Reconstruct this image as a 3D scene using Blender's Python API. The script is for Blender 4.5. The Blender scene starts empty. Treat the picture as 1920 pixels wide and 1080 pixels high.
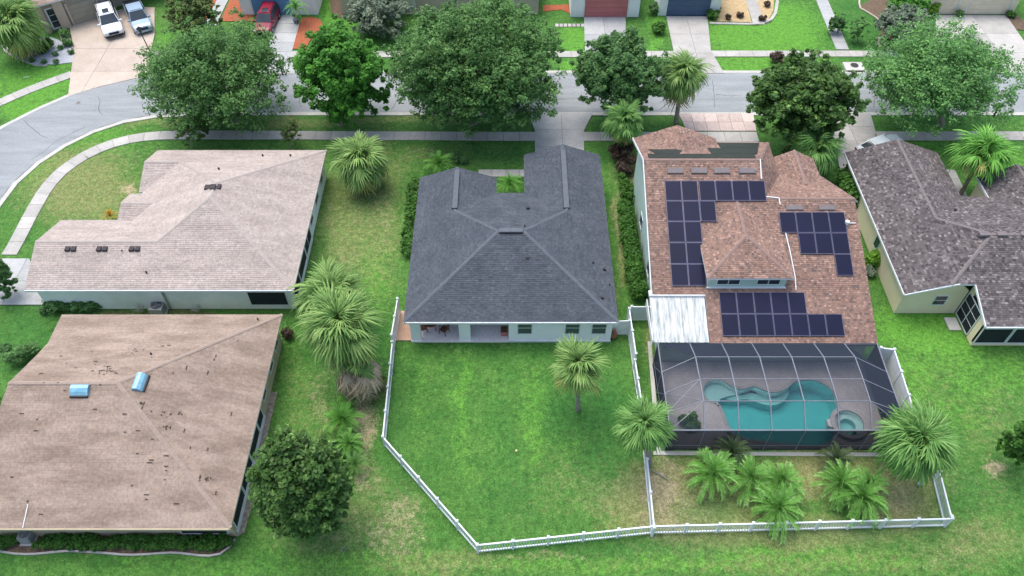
import bpy, bmesh, math, random
import numpy as np
from mathutils import Vector, Matrix
from mathutils.geometry import tessellate_polygon
random.seed(7); rng=np.random.default_rng(7)
S=bpy.context.scene
COL=S.collection
# ---------------- camera ----------------
CH=48.0; FPX=1480.0; PITCH=math.radians(49.5)
cd=bpy.data.cameras.new('camera'); cam=bpy.data.objects.new('camera',cd); COL.objects.link(cam)
cam.location=(0,0,CH); cam.rotation_euler=(math.radians(90)-PITCH,0,0)
cd.sensor_width=36; cd.lens=FPX/1920*36; cd.clip_end=2000; cd.clip_start=.5
S.camera=cam
# ---------------- light ----------------
SUN_EL=72; SUN_AZ=-40      # compass degrees, clockwise from +Y
w=bpy.data.worlds.new('World'); S.world=w; w.use_nodes=True
nt=w.node_tree; bg=nt.nodes['Background']
sk=nt.nodes.new('ShaderNodeTexSky'); sk.sky_type='NISHITA'; sk.sun_disc=False
sk.sun_elevation=math.radians(SUN_EL); sk.sun_rotation=math.radians(SUN_AZ)
sk.air_density=1.0; sk.dust_density=4.0; sk.ozone_density=1.0
nt.links.new(sk.outputs[0],bg.inputs[0]); bg.inputs[1].default_value=.15
sl=bpy.data.lights.new('sun','SUN'); sl.energy=1.15; sl.angle=math.radians(50); sl.color=(1,.97,.92)
so=bpy.data.objects.new('sun',sl); COL.objects.link(so)
az=math.radians(SUN_AZ); el=math.radians(SUN_EL)
sd=Vector((math.sin(az)*math.cos(el),math.cos(az)*math.cos(el),math.sin(el)))
so.rotation_euler=sd.to_track_quat('Z','Y').to_euler(); so.location=(0,40,60)
S.view_settings.view_transform='Standard'; S.view_settings.look='None'
S.view_settings.gamma=1; S.view_settings.use_curve_mapping=False
S.view_settings.exposure=0.93
S.render.engine='CYCLES'
S.cycles.transparent_max_bounces=24; S.cycles.max_bounces=8

# ---------------- helpers ----------------
def at(px,py,z=0.0):
    u=(px-960)/FPX; v=-(py-540)/FPX
    d=(u, math.cos(PITCH)+v*math.sin(PITCH), -math.sin(PITCH)+v*math.cos(PITCH))
    t=(z-CH)/d[2]
    return Vector((d[0]*t,d[1]*t,z))
def depth(p): return p[1]*math.cos(PITCH)-(p[2]-CH)*math.sin(PITCH)
def onplane(px,py,fn):
    z=3.0
    for _ in range(40):
        p=at(px,py,z); z=.5*z+.5*fn(p.x,p.y)
    return at(px,py,z)
def tag(o,label=None,cat=None,group=None,kind=None):
    if label: o['label']=label
    if cat: o['category']=cat
    if group: o['group']=group
    if kind: o['kind']=kind
    return o
def empty(name,loc,rz=0,**k):
    o=bpy.data.objects.new(name,None); COL.objects.link(o); o.location=loc; o.rotation_euler=(0,0,rz)
    o.empty_display_size=.3
    return tag(o,**k)
def link(name,me,parent=None,**k):
    o=bpy.data.objects.new(name,me); COL.objects.link(o)
    if parent: o.parent=parent
    return tag(o,**k)
class MB:
    def __init__(s): s.v=[];s.f=[];s.m=[];s.t=[]
    def face(s,pts,m=0,t=0.5):
        b=len(s.v); s.v+= [tuple(p) for p in pts]; s.f.append(tuple(range(b,b+len(pts)))); s.m.append(m); s.t.append(t)
    def box(s,x0,x1,y0,y1,z0,z1,m=0,t=.5):
        b=len(s.v)
        s.v+=[(x0,y0,z0),(x1,y0,z0),(x1,y1,z0),(x0,y1,z0),(x0,y0,z1),(x1,y0,z1),(x1,y1,z1),(x0,y1,z1)]
        for f in ((0,3,2,1),(4,5,6,7),(0,1,5,4),(1,2,6,5),(2,3,7,6),(3,0,4,7)):
            s.f.append(tuple(b+i for i in f)); s.m.append(m); s.t.append(t)
    def prism(s,poly,z0,z1,m=0,t=.5):
        a=sum(poly[i][0]*poly[(i+1)%len(poly)][1]-poly[(i+1)%len(poly)][0]*poly[i][1] for i in range(len(poly)))
        if a<0: poly=poly[::-1]
        n=len(poly);b=len(s.v)
        s.v+=[(p[0],p[1],z0) for p in poly]+[(p[0],p[1],z1) for p in poly]
        s.f.append(tuple(b+i for i in range(n))[::-1]); s.f.append(tuple(b+n+i for i in range(n)))
        s.m+=[m,m]; s.t+=[t,t]
        for i in range(n):
            j=(i+1)%n; s.f.append((b+i,b+j,b+n+j,b+n+i)); s.m.append(m); s.t.append(t)
    def slab(s,pts,th,m=0,ms=None):   # 3d polygon, thickness downward
        ms=m if ms is None else ms
        n=Vector((0,0,0))
        for i in range(len(pts)):
            a=Vector(pts[i]);c=Vector(pts[(i+1)%len(pts)]); n+=a.cross(c)
        if n.z<0: pts=pts[::-1]
        k=len(pts);b=len(s.v)
        s.v+=[tuple(p) for p in pts]+[(p[0],p[1],p[2]-th) for p in pts]
        s.f.append(tuple(b+i for i in range(k))); s.m.append(m); s.t.append(.5)
        s.f.append(tuple(b+k+i for i in range(k))[::-1]); s.m.append(ms); s.t.append(.5)
        for i in range(k):
            j=(i+1)%k; s.f.append((b+j,b+i,b+k+i,b+k+j)); s.m.append(ms); s.t.append(.5)
    def bar(s,a,c,wd,ht=None,m=0,t=.5):     # rectangular beam a->c
        a=Vector(a);c=Vector(c);ht=ht or wd; d=(c-a).normalized()
        up=Vector((0,0,1)) if abs(d.z)<.95 else Vector((0,1,0))
        r=d.cross(up).normalized(); u=r.cross(d)
        b=len(s.v)
        for p in (a,c):
            for q in ((-1,-1),(1,-1),(1,1),(-1,1)): s.v.append(tuple(p+r*q[0]*wd/2+u*q[1]*ht/2))
        for f in ((0,3,2,1),(4,5,6,7),(0,1,5,4),(1,2,6,5),(2,3,7,6),(3,0,4,7)):
            s.f.append(tuple(b+i for i in f)); s.m.append(m); s.t.append(t)
    def tube(s,pts,rad,n=7,m=0,cap=True,t=.5):
        pts=[Vector(p) for p in pts]
        if not hasattr(rad,'__len__'): rad=[rad]*len(pts)
        b=len(s.v)
        for i,p in enumerate(pts):
            d=(pts[min(i+1,len(pts)-1)]-pts[max(i-1,0)])
            d=d.normalized() if d.length>1e-6 else Vector((0,0,1))
            x=d.cross(Vector((.31,.95,.02)) if abs(d.z)>.8 else Vector((0,0,1))).normalized(); y=d.cross(x)
            for k in range(n):
                a=2*math.pi*k/n; s.v.append(tuple(p+x*math.cos(a)*rad[i]+y*math.sin(a)*rad[i]))
        for i in range(len(pts)-1):
            for k in range(n):
                j=(k+1)%n; s.f.append((b+i*n+k,b+i*n+j,b+(i+1)*n+j,b+(i+1)*n+k)); s.m.append(m); s.t.append(t)
        if cap:
            s.f.append(tuple(b+k for k in range(n))); s.f.append(tuple(b+(len(pts)-1)*n+k for k in range(n))[::-1]); s.m+=[m,m]; s.t+=[t,t]
    def mesh(s,name,mats,smooth=False,tint=False):
        me=bpy.data.meshes.new(name); me.from_pydata(s.v,[],s.f)
        for m in (mats if isinstance(mats,(list,tuple)) else [mats]): me.materials.append(m)
        if any(s.m): me.polygons.foreach_set('material_index',s.m)
        if smooth: me.polygons.foreach_set('use_smooth',[True]*len(s.f))
        if tint:
            a=me.attributes.new('tint','FLOAT','FACE'); a.data.foreach_set('value',s.t)
        me.update(); return me
    def build(s,name,mats,parent=None,smooth=False,tint=False,fix=False,**k):
        me=s.mesh(name,mats,smooth,tint)
        if fix:
            bm=bmesh.new(); bm.from_mesh(me); bmesh.ops.recalc_face_normals(bm,faces=bm.faces); bm.to_mesh(me); bm.free()
        return link(name,me,parent,**k)

# ---------------- materials ----------------
def lin(c): return tuple((x/12.92 if x<=.04045 else ((x+.055)/1.055)**2.4) for x in c)
def mat(name,c1,c2=None,rough=.8,scale=2.0,detail=6,bump=0.0,bscale=None,spec=.3,metal=0,tint=None,c3=None,lo=.35,hi=.65,fine=0.0,stretch=None):
    m=bpy.data.materials.new(name); m.use_nodes=True; n=m.node_tree.nodes; l=m.node_tree.links
    p=n['Principled BSDF']; p.inputs['Roughness'].default_value=rough; p.inputs['Metallic'].default_value=metal
    p.inputs['Specular IOR Level'].default_value=spec
    c2=c2 or tuple(x*.85 for x in c1)
    tc=n.new('ShaderNodeNewGeometry')
    no=n.new('ShaderNodeTexNoise'); no.inputs['Scale'].default_value=scale; no.inputs['Detail'].default_value=detail; no.inputs['Roughness'].default_value=.65
    if stretch:
        mp=n.new('ShaderNodeMapping'); mp.inputs['Scale'].default_value=stretch; l.new(tc.outputs['Position'],mp.inputs[0]); l.new(mp.outputs[0],no.inputs['Vector'])
    else: l.new(tc.outputs['Position'],no.inputs['Vector'])
    cr=n.new('ShaderNodeValToRGB'); cr.color_ramp.elements[0].position=lo; cr.color_ramp.elements[1].position=hi
    cr.color_ramp.elements[0].color=(*c1,1); cr.color_ramp.elements[1].color=(*c2,1)
    l.new(no.outputs['Fac'],cr.inputs['Fac']); out=cr.outputs['Color']
    if tint:      # per piece variation (face attribute)
        at_=n.new('ShaderNodeAttribute'); at_.attribute_name='tint'
        r2=n.new('ShaderNodeValToRGB'); els=r2.color_ramp.elements
        els[0].position=0; els[0].color=(*tint[0],1); els[1].position=1; els[1].color=(*tint[-1],1)
        for i,tc_ in enumerate(tint[1:-1]):
            e=els.new((i+1)/(len(tint)-1)); e.color=(*tc_,1)
        l.new(at_.outputs['Fac'],r2.inputs['Fac'])
        mx=n.new('ShaderNodeMix'); mx.data_type='RGBA'; mx.blend_type='MULTIPLY'; mx.inputs[0].default_value=1
        l.new(out,mx.inputs[6]); l.new(r2.outputs['Color'],mx.inputs[7]); out=mx.outputs[2]
    if fine:
        n2=n.new('ShaderNodeTexNoise'); n2.inputs['Scale'].default_value=scale*9; n2.inputs['Detail'].default_value=4
        l.new(tc.outputs['Position'],n2.inputs['Vector'])
        mr=n.new('ShaderNodeMapRange'); mr.inputs[1].default_value=.3; mr.inputs[2].default_value=.7; mr.inputs[3].default_value=1-fine; mr.inputs[4].default_value=1+fine
        l.new(n2.outputs['Fac'],mr.inputs[0])
        vm=n.new('ShaderNodeVectorMath'); vm.operation='SCALE'; l.new(out,vm.inputs[0]); l.new(mr.outputs[0],vm.inputs['Scale']); out=vm.outputs[0]
    l.new(out,p.inputs['Base Color'])
    if bump:
        nb=n.new('ShaderNodeTexNoise'); nb.inputs['Scale'].default_value=bscale or scale*5; nb.inputs['Detail'].default_value=5
        l.new(tc.outputs['Position'],nb.inputs['Vector'])
        bp=n.new('ShaderNodeBump'); bp.inputs['Strength'].default_value=bump; bp.inputs['Distance'].default_value=.05
        l.new(nb.outputs['Fac'],bp.inputs['Height']); l.new(bp.outputs[0],p.inputs['Normal'])
    return m
def C(r,g,b): return lin((r/255,g/255,b/255))
M={}
M['white']=mat('white_vinyl',(.74,.78,.8),(.62,.67,.69),rough=.5,scale=1.2)
M['trim']=mat('white_trim',(.72,.75,.76),(.6,.64,.66),rough=.5,scale=2)
M['wall_white']=mat('stucco_white',(.86,.86,.88),(.82,.82,.84),rough=.9,scale=.7,bump=.3,bscale=30)
M['wall_h1']=mat('stucco_pale',(.80,.84,.80),(.66,.72,.68),rough=.9,scale=.5,bump=.3,bscale=30)
M['wall_cream']=mat('stucco_cream',(.80,.70,.50),(.74,.64,.45),rough=.9,scale=.6,bump=.3,bscale=30)
M['wall_tan']=mat('stucco_tan',(.52,.44,.31),(.42,.35,.24),rough=.9,scale=.6,bump=.3,bscale=30)
M['wall_green']=mat('stucco_green',(.46,.60,.53),(.40,.54,.48),rough=.9,scale=.6,bump=.3,bscale=30)
M['wall_taupe']=mat('stucco_taupe',(.36,.34,.28),(.29,.27,.22),rough=.9,scale=.6,bump=.3,bscale=30)
M['door_taupe']=mat('door_taupe',(.38,.35,.27),(.33,.31,.24),rough=.6,scale=1)
M['wall_beige']=mat('stucco_beige',(.56,.46,.37),(.48,.39,.31),rough=.9,scale=.6)
M['door_cream']=mat('door_cream',(.72,.64,.48),(.64,.56,.42),rough=.6,scale=1)
M['door_red']=mat('door_red',(.50,.17,.17),(.44,.15,.15),rough=.6,scale=1)
M['door_blue']=mat('door_blue',(.13,.27,.46),(.11,.24,.42),rough=.6,scale=1)
M['door_navy']=mat('door_navy',(.07,.12,.20),(.06,.105,.18),rough=.6,scale=1)
M['glass']=mat('dark_glass',(.02,.035,.045),(.04,.055,.065),rough=.08,spec=.6,scale=.5)
M['glass2']=mat('glass_with_blind',(.09,.115,.12),(.05,.07,.075),rough=.12,spec=.6,scale=3,stretch=(.2,.2,9))
M['black']=mat('black_screen',(.012,.016,.024),(.02,.026,.036),rough=.7,scale=1)
M['patio']=mat('patio_concrete',(.80,.75,.76),(.72,.67,.68),rough=.85,scale=.8,fine=.1)
def shingle(name,base,base2,tints,cap):
    M[name]=mat(name,base,base2,rough=.92,scale=.6,tint=tints,spec=.15,fine=.14,stretch=(.5,1.6,1) if name in('tan','ivory') else None,detail=9,lo=.38,hi=.62)
    M[name+'_deck']=mat(name+'_deck',tuple(x*.6 for x in base),rough=.95)
    M[name+'_cap']=mat(name+'_cap',cap,tuple(x*.85 for x in cap),rough=.9,scale=3,fine=.15)
g=lambda v:(v,v,v)
shingle('slate',(.064,.077,.094),(.083,.096,.114),[g(.80),g(.94),g(1.05),g(1.2)],(.11,.13,.152))
shingle('ivory',(.345,.305,.275),(.43,.38,.345),[g(.86),g(.97),(1.04,1.01,1.0),g(1.09)],(.42,.375,.34))
shingle('tan',(.225,.175,.140),(.335,.27,.222),[g(.93),g(.98),(1.03,1.0,.98),g(1.04)],(.345,.275,.23))
shingle('brown',(.215,.15,.125),(.265,.19,.158),[(.55,.6,.66),(.9,.85,.82),(1.1,1,.95),(1.55,1.45,1.4)],(.265,.185,.16))
shingle('charcoal',(.105,.095,.098),(.14,.125,.125),[g(.5),g(.82),g(1.1),g(1.95)],(.19,.17,.165))
M['pv']=mat('solar_cell',(.013,.014,.042),(.010,.013,.030),rough=.35,spec=.12,scale=.45)
M['pvf']=mat('solar_frame',(.14,.145,.22),rough=.4,metal=.5)
M['black_mat']=mat('pool_heater_mat',(.018,.024,.02),(.026,.032,.028),rough=.6,scale=1.2)
M['metal_white']=mat('metal_roof',(.56,.58,.58),(.22,.29,.28),rough=.6,scale=2.2,lo=.46,hi=.68,stretch=(2.2,.28,.3))
M['cage']=mat('cage_bronze',(.19,.21,.25),rough=.5)
M['vent']=mat('vent_metal',(.17,.15,.155),rough=.6)
M['darkvent']=mat('vent_dark',(.045,.04,.045),rough=.7)
M['sky']=mat('skylight_blue',(.13,.33,.46),(.24,.46,.58),rough=.25,spec=.6,scale=3)
M['concrete']=mat('concrete',(.37,.365,.34),(.45,.44,.415),rough=.9,scale=.7,tint=[g(.86),g(1.08)],fine=.09)
M['conc_cool']=mat('concrete_cool',(.33,.345,.345),(.40,.415,.415),rough=.9,scale=.6,tint=[g(.9),g(1.08)],fine=.09)
M['conc_tan']=mat('concrete_tan',(.42,.36,.30),(.50,.43,.365),rough=.9,scale=.5,tint=[g(.92),g(1.05)],fine=.07)
M['conc_pink']=mat('paver_pink',(.46,.375,.34),(.56,.47,.43),rough=.9,scale=3,tint=[g(.8),g(1.12)],fine=.15)
M['joint']=mat('joint_dark',(.10,.095,.085),rough=.95)
M['asphalt']=mat('asphalt',(.22,.245,.255),(.30,.325,.335),rough=.92,stretch=(.25,1.5,1),scale=.6,detail=8,fine=.09,bump=.2,bscale=40)
M['curb']=mat('curb',(.50,.50,.47),(.42,.42,.38),rough=.9,scale=.8,fine=.1)
M['mulch_red']=mat('mulch_red',(.40,.125,.06),(.28,.09,.045),rough=.95,scale=4,bump=.8,bscale=25,fine=.25)
M['mulch_dark']=mat('mulch_dark',(.10,.07,.05),(.17,.125,.085),rough=.95,scale=3,bump=.8,bscale=20,fine=.25)
M['gravel_tan']=mat('gravel_tan',(.52,.40,.22),(.40,.29,.16),rough=.95,scale=3,bump=.8,bscale=25,fine=.25)
M['gravel_white']=mat('gravel_white',(.50,.53,.58),(.36,.38,.42),rough=.9,scale=4,bump=.8,bscale=25,fine=.3)
M['bark']=mat('bark',(.20,.165,.125),(.12,.10,.075),rough=.95,scale=5,bump=.8,bscale=15)
M['bark_grey']=mat('bark_grey',(.34,.31,.27),(.20,.18,.155),rough=.95,scale=5,bump=.8,bscale=15)
def leafmat(name,c,t=((.45,.5,.45),(.85,.9,.85),(1.15,1.1,1.05),(1.9,1.7,1.6)),rough=.55):
    m=mat(name,c,tuple(x*1.15 for x in c),rough=rough,scale=.8,tint=list(t),spec=.22)
    n=m.node_tree.nodes; l=m.node_tree.links; p=n['Principled BSDF']
    tr=n.new('ShaderNodeBsdfTranslucent'); mx=n.new('ShaderNodeMixShader'); mx.inputs[0].default_value=.34
    src=p.inputs['Base Color'].links[0].from_socket; l.new(src,tr.inputs[0])
    o=n['Material Output']; l.new(p.outputs[0],mx.inputs[1]); l.new(tr.outputs[0],mx.inputs[2]); l.new(mx.outputs[0],o.inputs[0])
    M[name]=m; return m
leafmat('leaf_oak',(.115,.245,.074))
leafmat('leaf_bright',(.085,.265,.038))
leafmat('leaf_deep',(.085,.175,.045),((.4,.45,.35),(.8,.85,.8),(1.2,1.15,1.05),(3.6,3.1,3.2)),.4)  # brightest tint paints glossy highlights onto random leaves
leafmat('leaf_dark',(.10,.22,.072))
leafmat('leaf_lacy',(.15,.33,.105))
leafmat('leaf_olive',(.13,.19,.06))
leafmat('leaf_grey',(.20,.26,.19))
leafmat('leaf_red',(.085,.06,.045))
leafmat('leaf_yellow',(.50,.30,.03))
leafmat('leaf_lime',(.16,.33,.04))
leafmat('leaf_hedge',(.06,.165,.028))
T4=((.5,.6,.5),(.9,.95,.9),(1.15,1.1,1.1),(1.8,1.45,1.7))
T3=((.6,.65,.6),(.95,.95,.95),(1.1,1.1,1.0),(1.45,1.35,1.3))
leafmat('frond_sabal',(.185,.325,.095),T4,.5)
leafmat('frond_green',(.14,.30,.08),T4,.5)
leafmat('frond_bright',(.15,.38,.07),T4,.5)
leafmat('frond_pinnate',(.125,.34,.055),((.6,.7,.5),(1,1,1),(1.5,1.2,1.6),(3.4,1.9,5)),.45)
leafmat('frond_yellow',(.32,.36,.11),T4,.5)
leafmat('frond_dark',(.08,.13,.06),T3,.5)
leafmat('frond_dry',(.44,.37,.27),T3,.7)
M['car_white']=mat('car_white',(.78,.80,.82),(.76,.78,.8),rough=.2,spec=.5)
M['car_blue']=mat('car_blue',(.30,.40,.50),(.28,.38,.48),rough=.25,metal=.3,spec=.5)
M['car_red']=mat('car_red',(.22,.012,.035),(.20,.012,.03),rough=.25,spec=.5)
M['car_pale']=mat('car_pale',(.60,.68,.72),(.56,.64,.68),rough=.25,spec=.5)
M['rubber']=mat('rubber',(.015,.015,.016),rough=.8)
M['rim']=mat('rim_metal',(.4,.41,.42),rough=.35,metal=.7)
M['lamp_glass']=mat('headlight_glass',(.6,.65,.7),rough=.1,spec=.6)
M['lamp_red']=mat('tail_glass',(.4,.02,.02),rough=.2,spec=.6)
M['black_metal']=mat('black_metal',(.015,.016,.018),rough=.5)
M['wood']=mat('wood_brown',(.20,.09,.06),(.13,.06,.04),rough=.6,scale=4)
M['terra']=mat('terracotta',(.30,.13,.09),(.18,.09,.06),rough=.8,scale=4)
M['ac']=mat('ac_grey',(.30,.31,.31),(.24,.25,.25),rough=.7,scale=3)
M['deckp']=mat('pool_deck',(.52,.505,.52),(.43,.415,.43),rough=.9,scale=.9,fine=.12)
M['plaster']=mat('pool_plaster',(.72,.82,.80),(.66,.76,.75),rough=.7,scale=1.2)
M['plaster_deep']=mat('pool_plaster_floor',(.78,.86,.84),(.72,.80,.79),rough=.7,scale=1.2)

# pool water: clear surface, absorbing body
wm=bpy.data.materials.new('pool_water'); wm.use_nodes=True; n=wm.node_tree.nodes; l=wm.node_tree.links
for x in list(n):
    if x.type!='OUTPUT_MATERIAL': n.remove(x)
o=n['Material Output']; tr=n.new('ShaderNodeBsdfTransparent'); gl=n.new('ShaderNodeBsdfGlossy'); gl.inputs['Roughness'].default_value=.06
fr=n.new('ShaderNodeFresnel'); fr.inputs[0].default_value=1.33; mx=n.new('ShaderNodeMixShader')
no=n.new('ShaderNodeTexNoise'); no.inputs['Scale'].default_value=2.2; bp=n.new('ShaderNodeBump'); bp.inputs['Strength'].default_value=.25; bp.inputs['Distance'].default_value=.05
l.new(no.outputs['Fac'],bp.inputs['Height']); l.new(bp.outputs[0],gl.inputs['Normal'])
l.new(fr.outputs[0],mx.inputs[0]); l.new(tr.outputs[0],mx.inputs[1]); l.new(gl.outputs[0],mx.inputs[2]); l.new(mx.outputs[0],o.inputs[0])
va=n.new('ShaderNodeVolumeAbsorption'); va.inputs[0].default_value=(.02,.82,.84,1); va.inputs[1].default_value=.72
l.new(va.outputs[0],o.inputs['Volume']); M['water']=wm

# insect screen: woven mesh; looks denser at a slant, as real mesh does
sm=bpy.data.materials.new('insect_screen'); sm.use_nodes=True; n=sm.node_tree.nodes; l=sm.node_tree.links
for x in list(n):
    if x.type!='OUTPUT_MATERIAL': n.remove(x)
o=n['Material Output']; tr=n.new('ShaderNodeBsdfTransparent'); df=n.new('ShaderNodeBsdfDiffuse'); df.inputs[0].default_value=(.028,.036,.052,1)
lw=n.new('ShaderNodeLayerWeight'); lw.inputs[0].default_value=.5
s1=n.new('ShaderNodeMath'); s1.operation='SUBTRACT'; s1.inputs[0].default_value=1.04; l.new(lw.outputs['Facing'],s1.inputs[1])
s0=n.new('ShaderNodeMath'); s0.operation='POWER'; s0.inputs[1].default_value=1.6; l.new(s1.outputs[0],s0.inputs[0])
s2=n.new('ShaderNodeMath'); s2.operation='DIVIDE'; s2.inputs[0].default_value=.41; l.new(s0.outputs[0],s2.inputs[1])
s3=n.new('ShaderNodeMath'); s3.operation='MINIMUM'; s3.inputs[1].default_value=.92; l.new(s2.outputs[0],s3.inputs[0])
mx=n.new('ShaderNodeMixShader'); l.new(s3.outputs[0],mx.inputs[0]); l.new(tr.outputs[0],mx.inputs[1]); l.new(df.outputs[0],mx.inputs[2]); l.new(mx.outputs[0],o.inputs[0])
M['screen']=sm

# ---------------- 2d clipping ----------------
def clip_half(poly,a,b,keep=1):
    out=[]; n=len(poly)
    def sd_(p): return ((b[0]-a[0])*(p[1]-a[1])-(b[1]-a[1])*(p[0]-a[0]))*keep
    for i in range(n):
        p=poly[i];q=poly[(i+1)%n];sp=sd_(p);sq=sd_(q)
        if sp>=0: out.append(p)
        if (sp>=0)!=(sq>=0):
            t=sp/(sp-sq); out.append((p[0]+(q[0]-p[0])*t,p[1]+(q[1]-p[1])*t))
    return out
def area(p): return .5*sum(p[i][0]*p[(i+1)%len(p)][1]-p[(i+1)%len(p)][0]*p[i][1] for i in range(len(p)))
def clip(poly,cv):
    if area(cv)<0: cv=cv[::-1]
    for i in range(len(cv)):
        poly=clip_half(poly,cv[i],cv[(i+1)%len(cv)])
        if len(poly)<3: return []
    return poly if abs(area(poly))>1e-4 else []

# ---------------- GROUND ----------------
def smooth_noise(x,y,sc,seed):
    r=np.random.default_rng(seed); G=r.random((256,256))
    xs=(x/sc)%256; ys=(y/sc)%256; xi=xs.astype(int); yi=ys.astype(int); fx=xs-xi; fy=ys-yi
    fx=fx*fx*(3-2*fx); fy=fy*fy*(3-2*fy); x1=(xi+1)%256; y1=(yi+1)%256
    return (G[xi,yi]*(1-fx)+G[x1,yi]*fx)*(1-fy)+(G[xi,y1]*(1-fx)+G[x1,y1]*fx)*fy
lawn_m=bpy.data.materials.new('lawn'); lawn_m.use_nodes=True
def make_lawn_mat(m):
    n=m.node_tree.nodes; l=m.node_tree.links; p=n['Principled BSDF']; p.inputs['Roughness'].default_value=.9; p.inputs['Specular IOR Level'].default_value=.15
    geo=n.new('ShaderNodeNewGeometry')
    def noise(s,d=6,r=.65):
        q=n.new('ShaderNodeTexNoise'); q.inputs['Scale'].default_value=s; q.inputs['Detail'].default_value=d; q.inputs['Roughness'].default_value=r
        l.new(geo.outputs['Position'],q.inputs['Vector']); return q.outputs['Fac']
    def attr(k):
        a=n.new('ShaderNodeAttribute'); a.attribute_name=k; return a.outputs['Fac']
    def mix(f,a,b):
        x=n.new('ShaderNodeMix'); x.data_type='RGBA'; l.new(f,x.inputs[0])
        for s,v in ((6,a),(7,b)):
            if isinstance(v,tuple): x.inputs[s].default_value=(*v,1)
            else: l.new(v,x.inputs[s])
        return x.outputs[2]
    def rng_(v,a,b,c=0,d=1):
        r=n.new('ShaderNodeMapRange'); l.new(v,r.inputs[0]); r.inputs[1].default_value=a;r.inputs[2].default_value=b;r.inputs[3].default_value=c;r.inputs[4].default_value=d; return r.outputs[0]
    def math_(op,a,b):
        x=n.new('ShaderNodeMath'); x.operation=op; x.use_clamp=False
        for i,v in enumerate((a,b)):
            if isinstance(v,(int,float)): x.inputs[i].default_value=v
            else: l.new(v,x.inputs[i])
        return x.outputs[0]
    base=mix(rng_(noise(.5,10,.8),.38,.62),(.044,.142,.027),(.088,.205,.042))
    # attribute driven species / watering differences and painted shade, broken up with noise
    br=rng_(math_('ADD',attr('bright'),math_('MULTIPLY',math_('SUBTRACT',noise(1.3,9,.8),.5),1.8)),.25,.8)
    base=mix(br,base,(.10,.27,.038))
    ol=rng_(math_('ADD',attr('olive'),math_('MULTIPLY',math_('SUBTRACT',noise(1.6,10,.9),.5),3.0)),.25,.8)
    base=mix(ol,base,(.195,.225,.085))
    dr=rng_(math_('ADD',attr('dry'),math_('MULTIPLY',math_('SUBTRACT',noise(2.2,10,.95),.5),3.6)),.4,.85)
    base=mix(dr,base,(.37,.31,.19))
    dk=rng_(attr('lush_shade'),0,1,0,.85)
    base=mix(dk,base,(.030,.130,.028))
    soil=rng_(math_('ADD',attr('soil'),math_('MULTIPLY',math_('SUBTRACT',noise(2.5,9,.8),.5),1.4)),.4,.8)
    base=mix(soil,base,(.17,.115,.075))
    f=math_('MULTIPLY',rng_(noise(2.6,10,.9),.40,.60,.62,1.38),rng_(noise(9,6,.95),.40,.60,.58,1.42))
    vm=n.new('ShaderNodeVectorMath'); vm.operation='SCALE'; l.new(base,vm.inputs[0]); l.new(f,vm.inputs['Scale'])
    l.new(vm.outputs[0],p.inputs['Base Color'])
    bp=n.new('ShaderNodeBump'); bp.inputs['Strength'].default_value=.7; bp.inputs['Distance'].default_value=.08
    l.new(noise(14,6,.8),bp.inputs['Height']); l.new(bp.outputs[0],p.inputs['Normal'])
make_lawn_mat(lawn_m)
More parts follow.
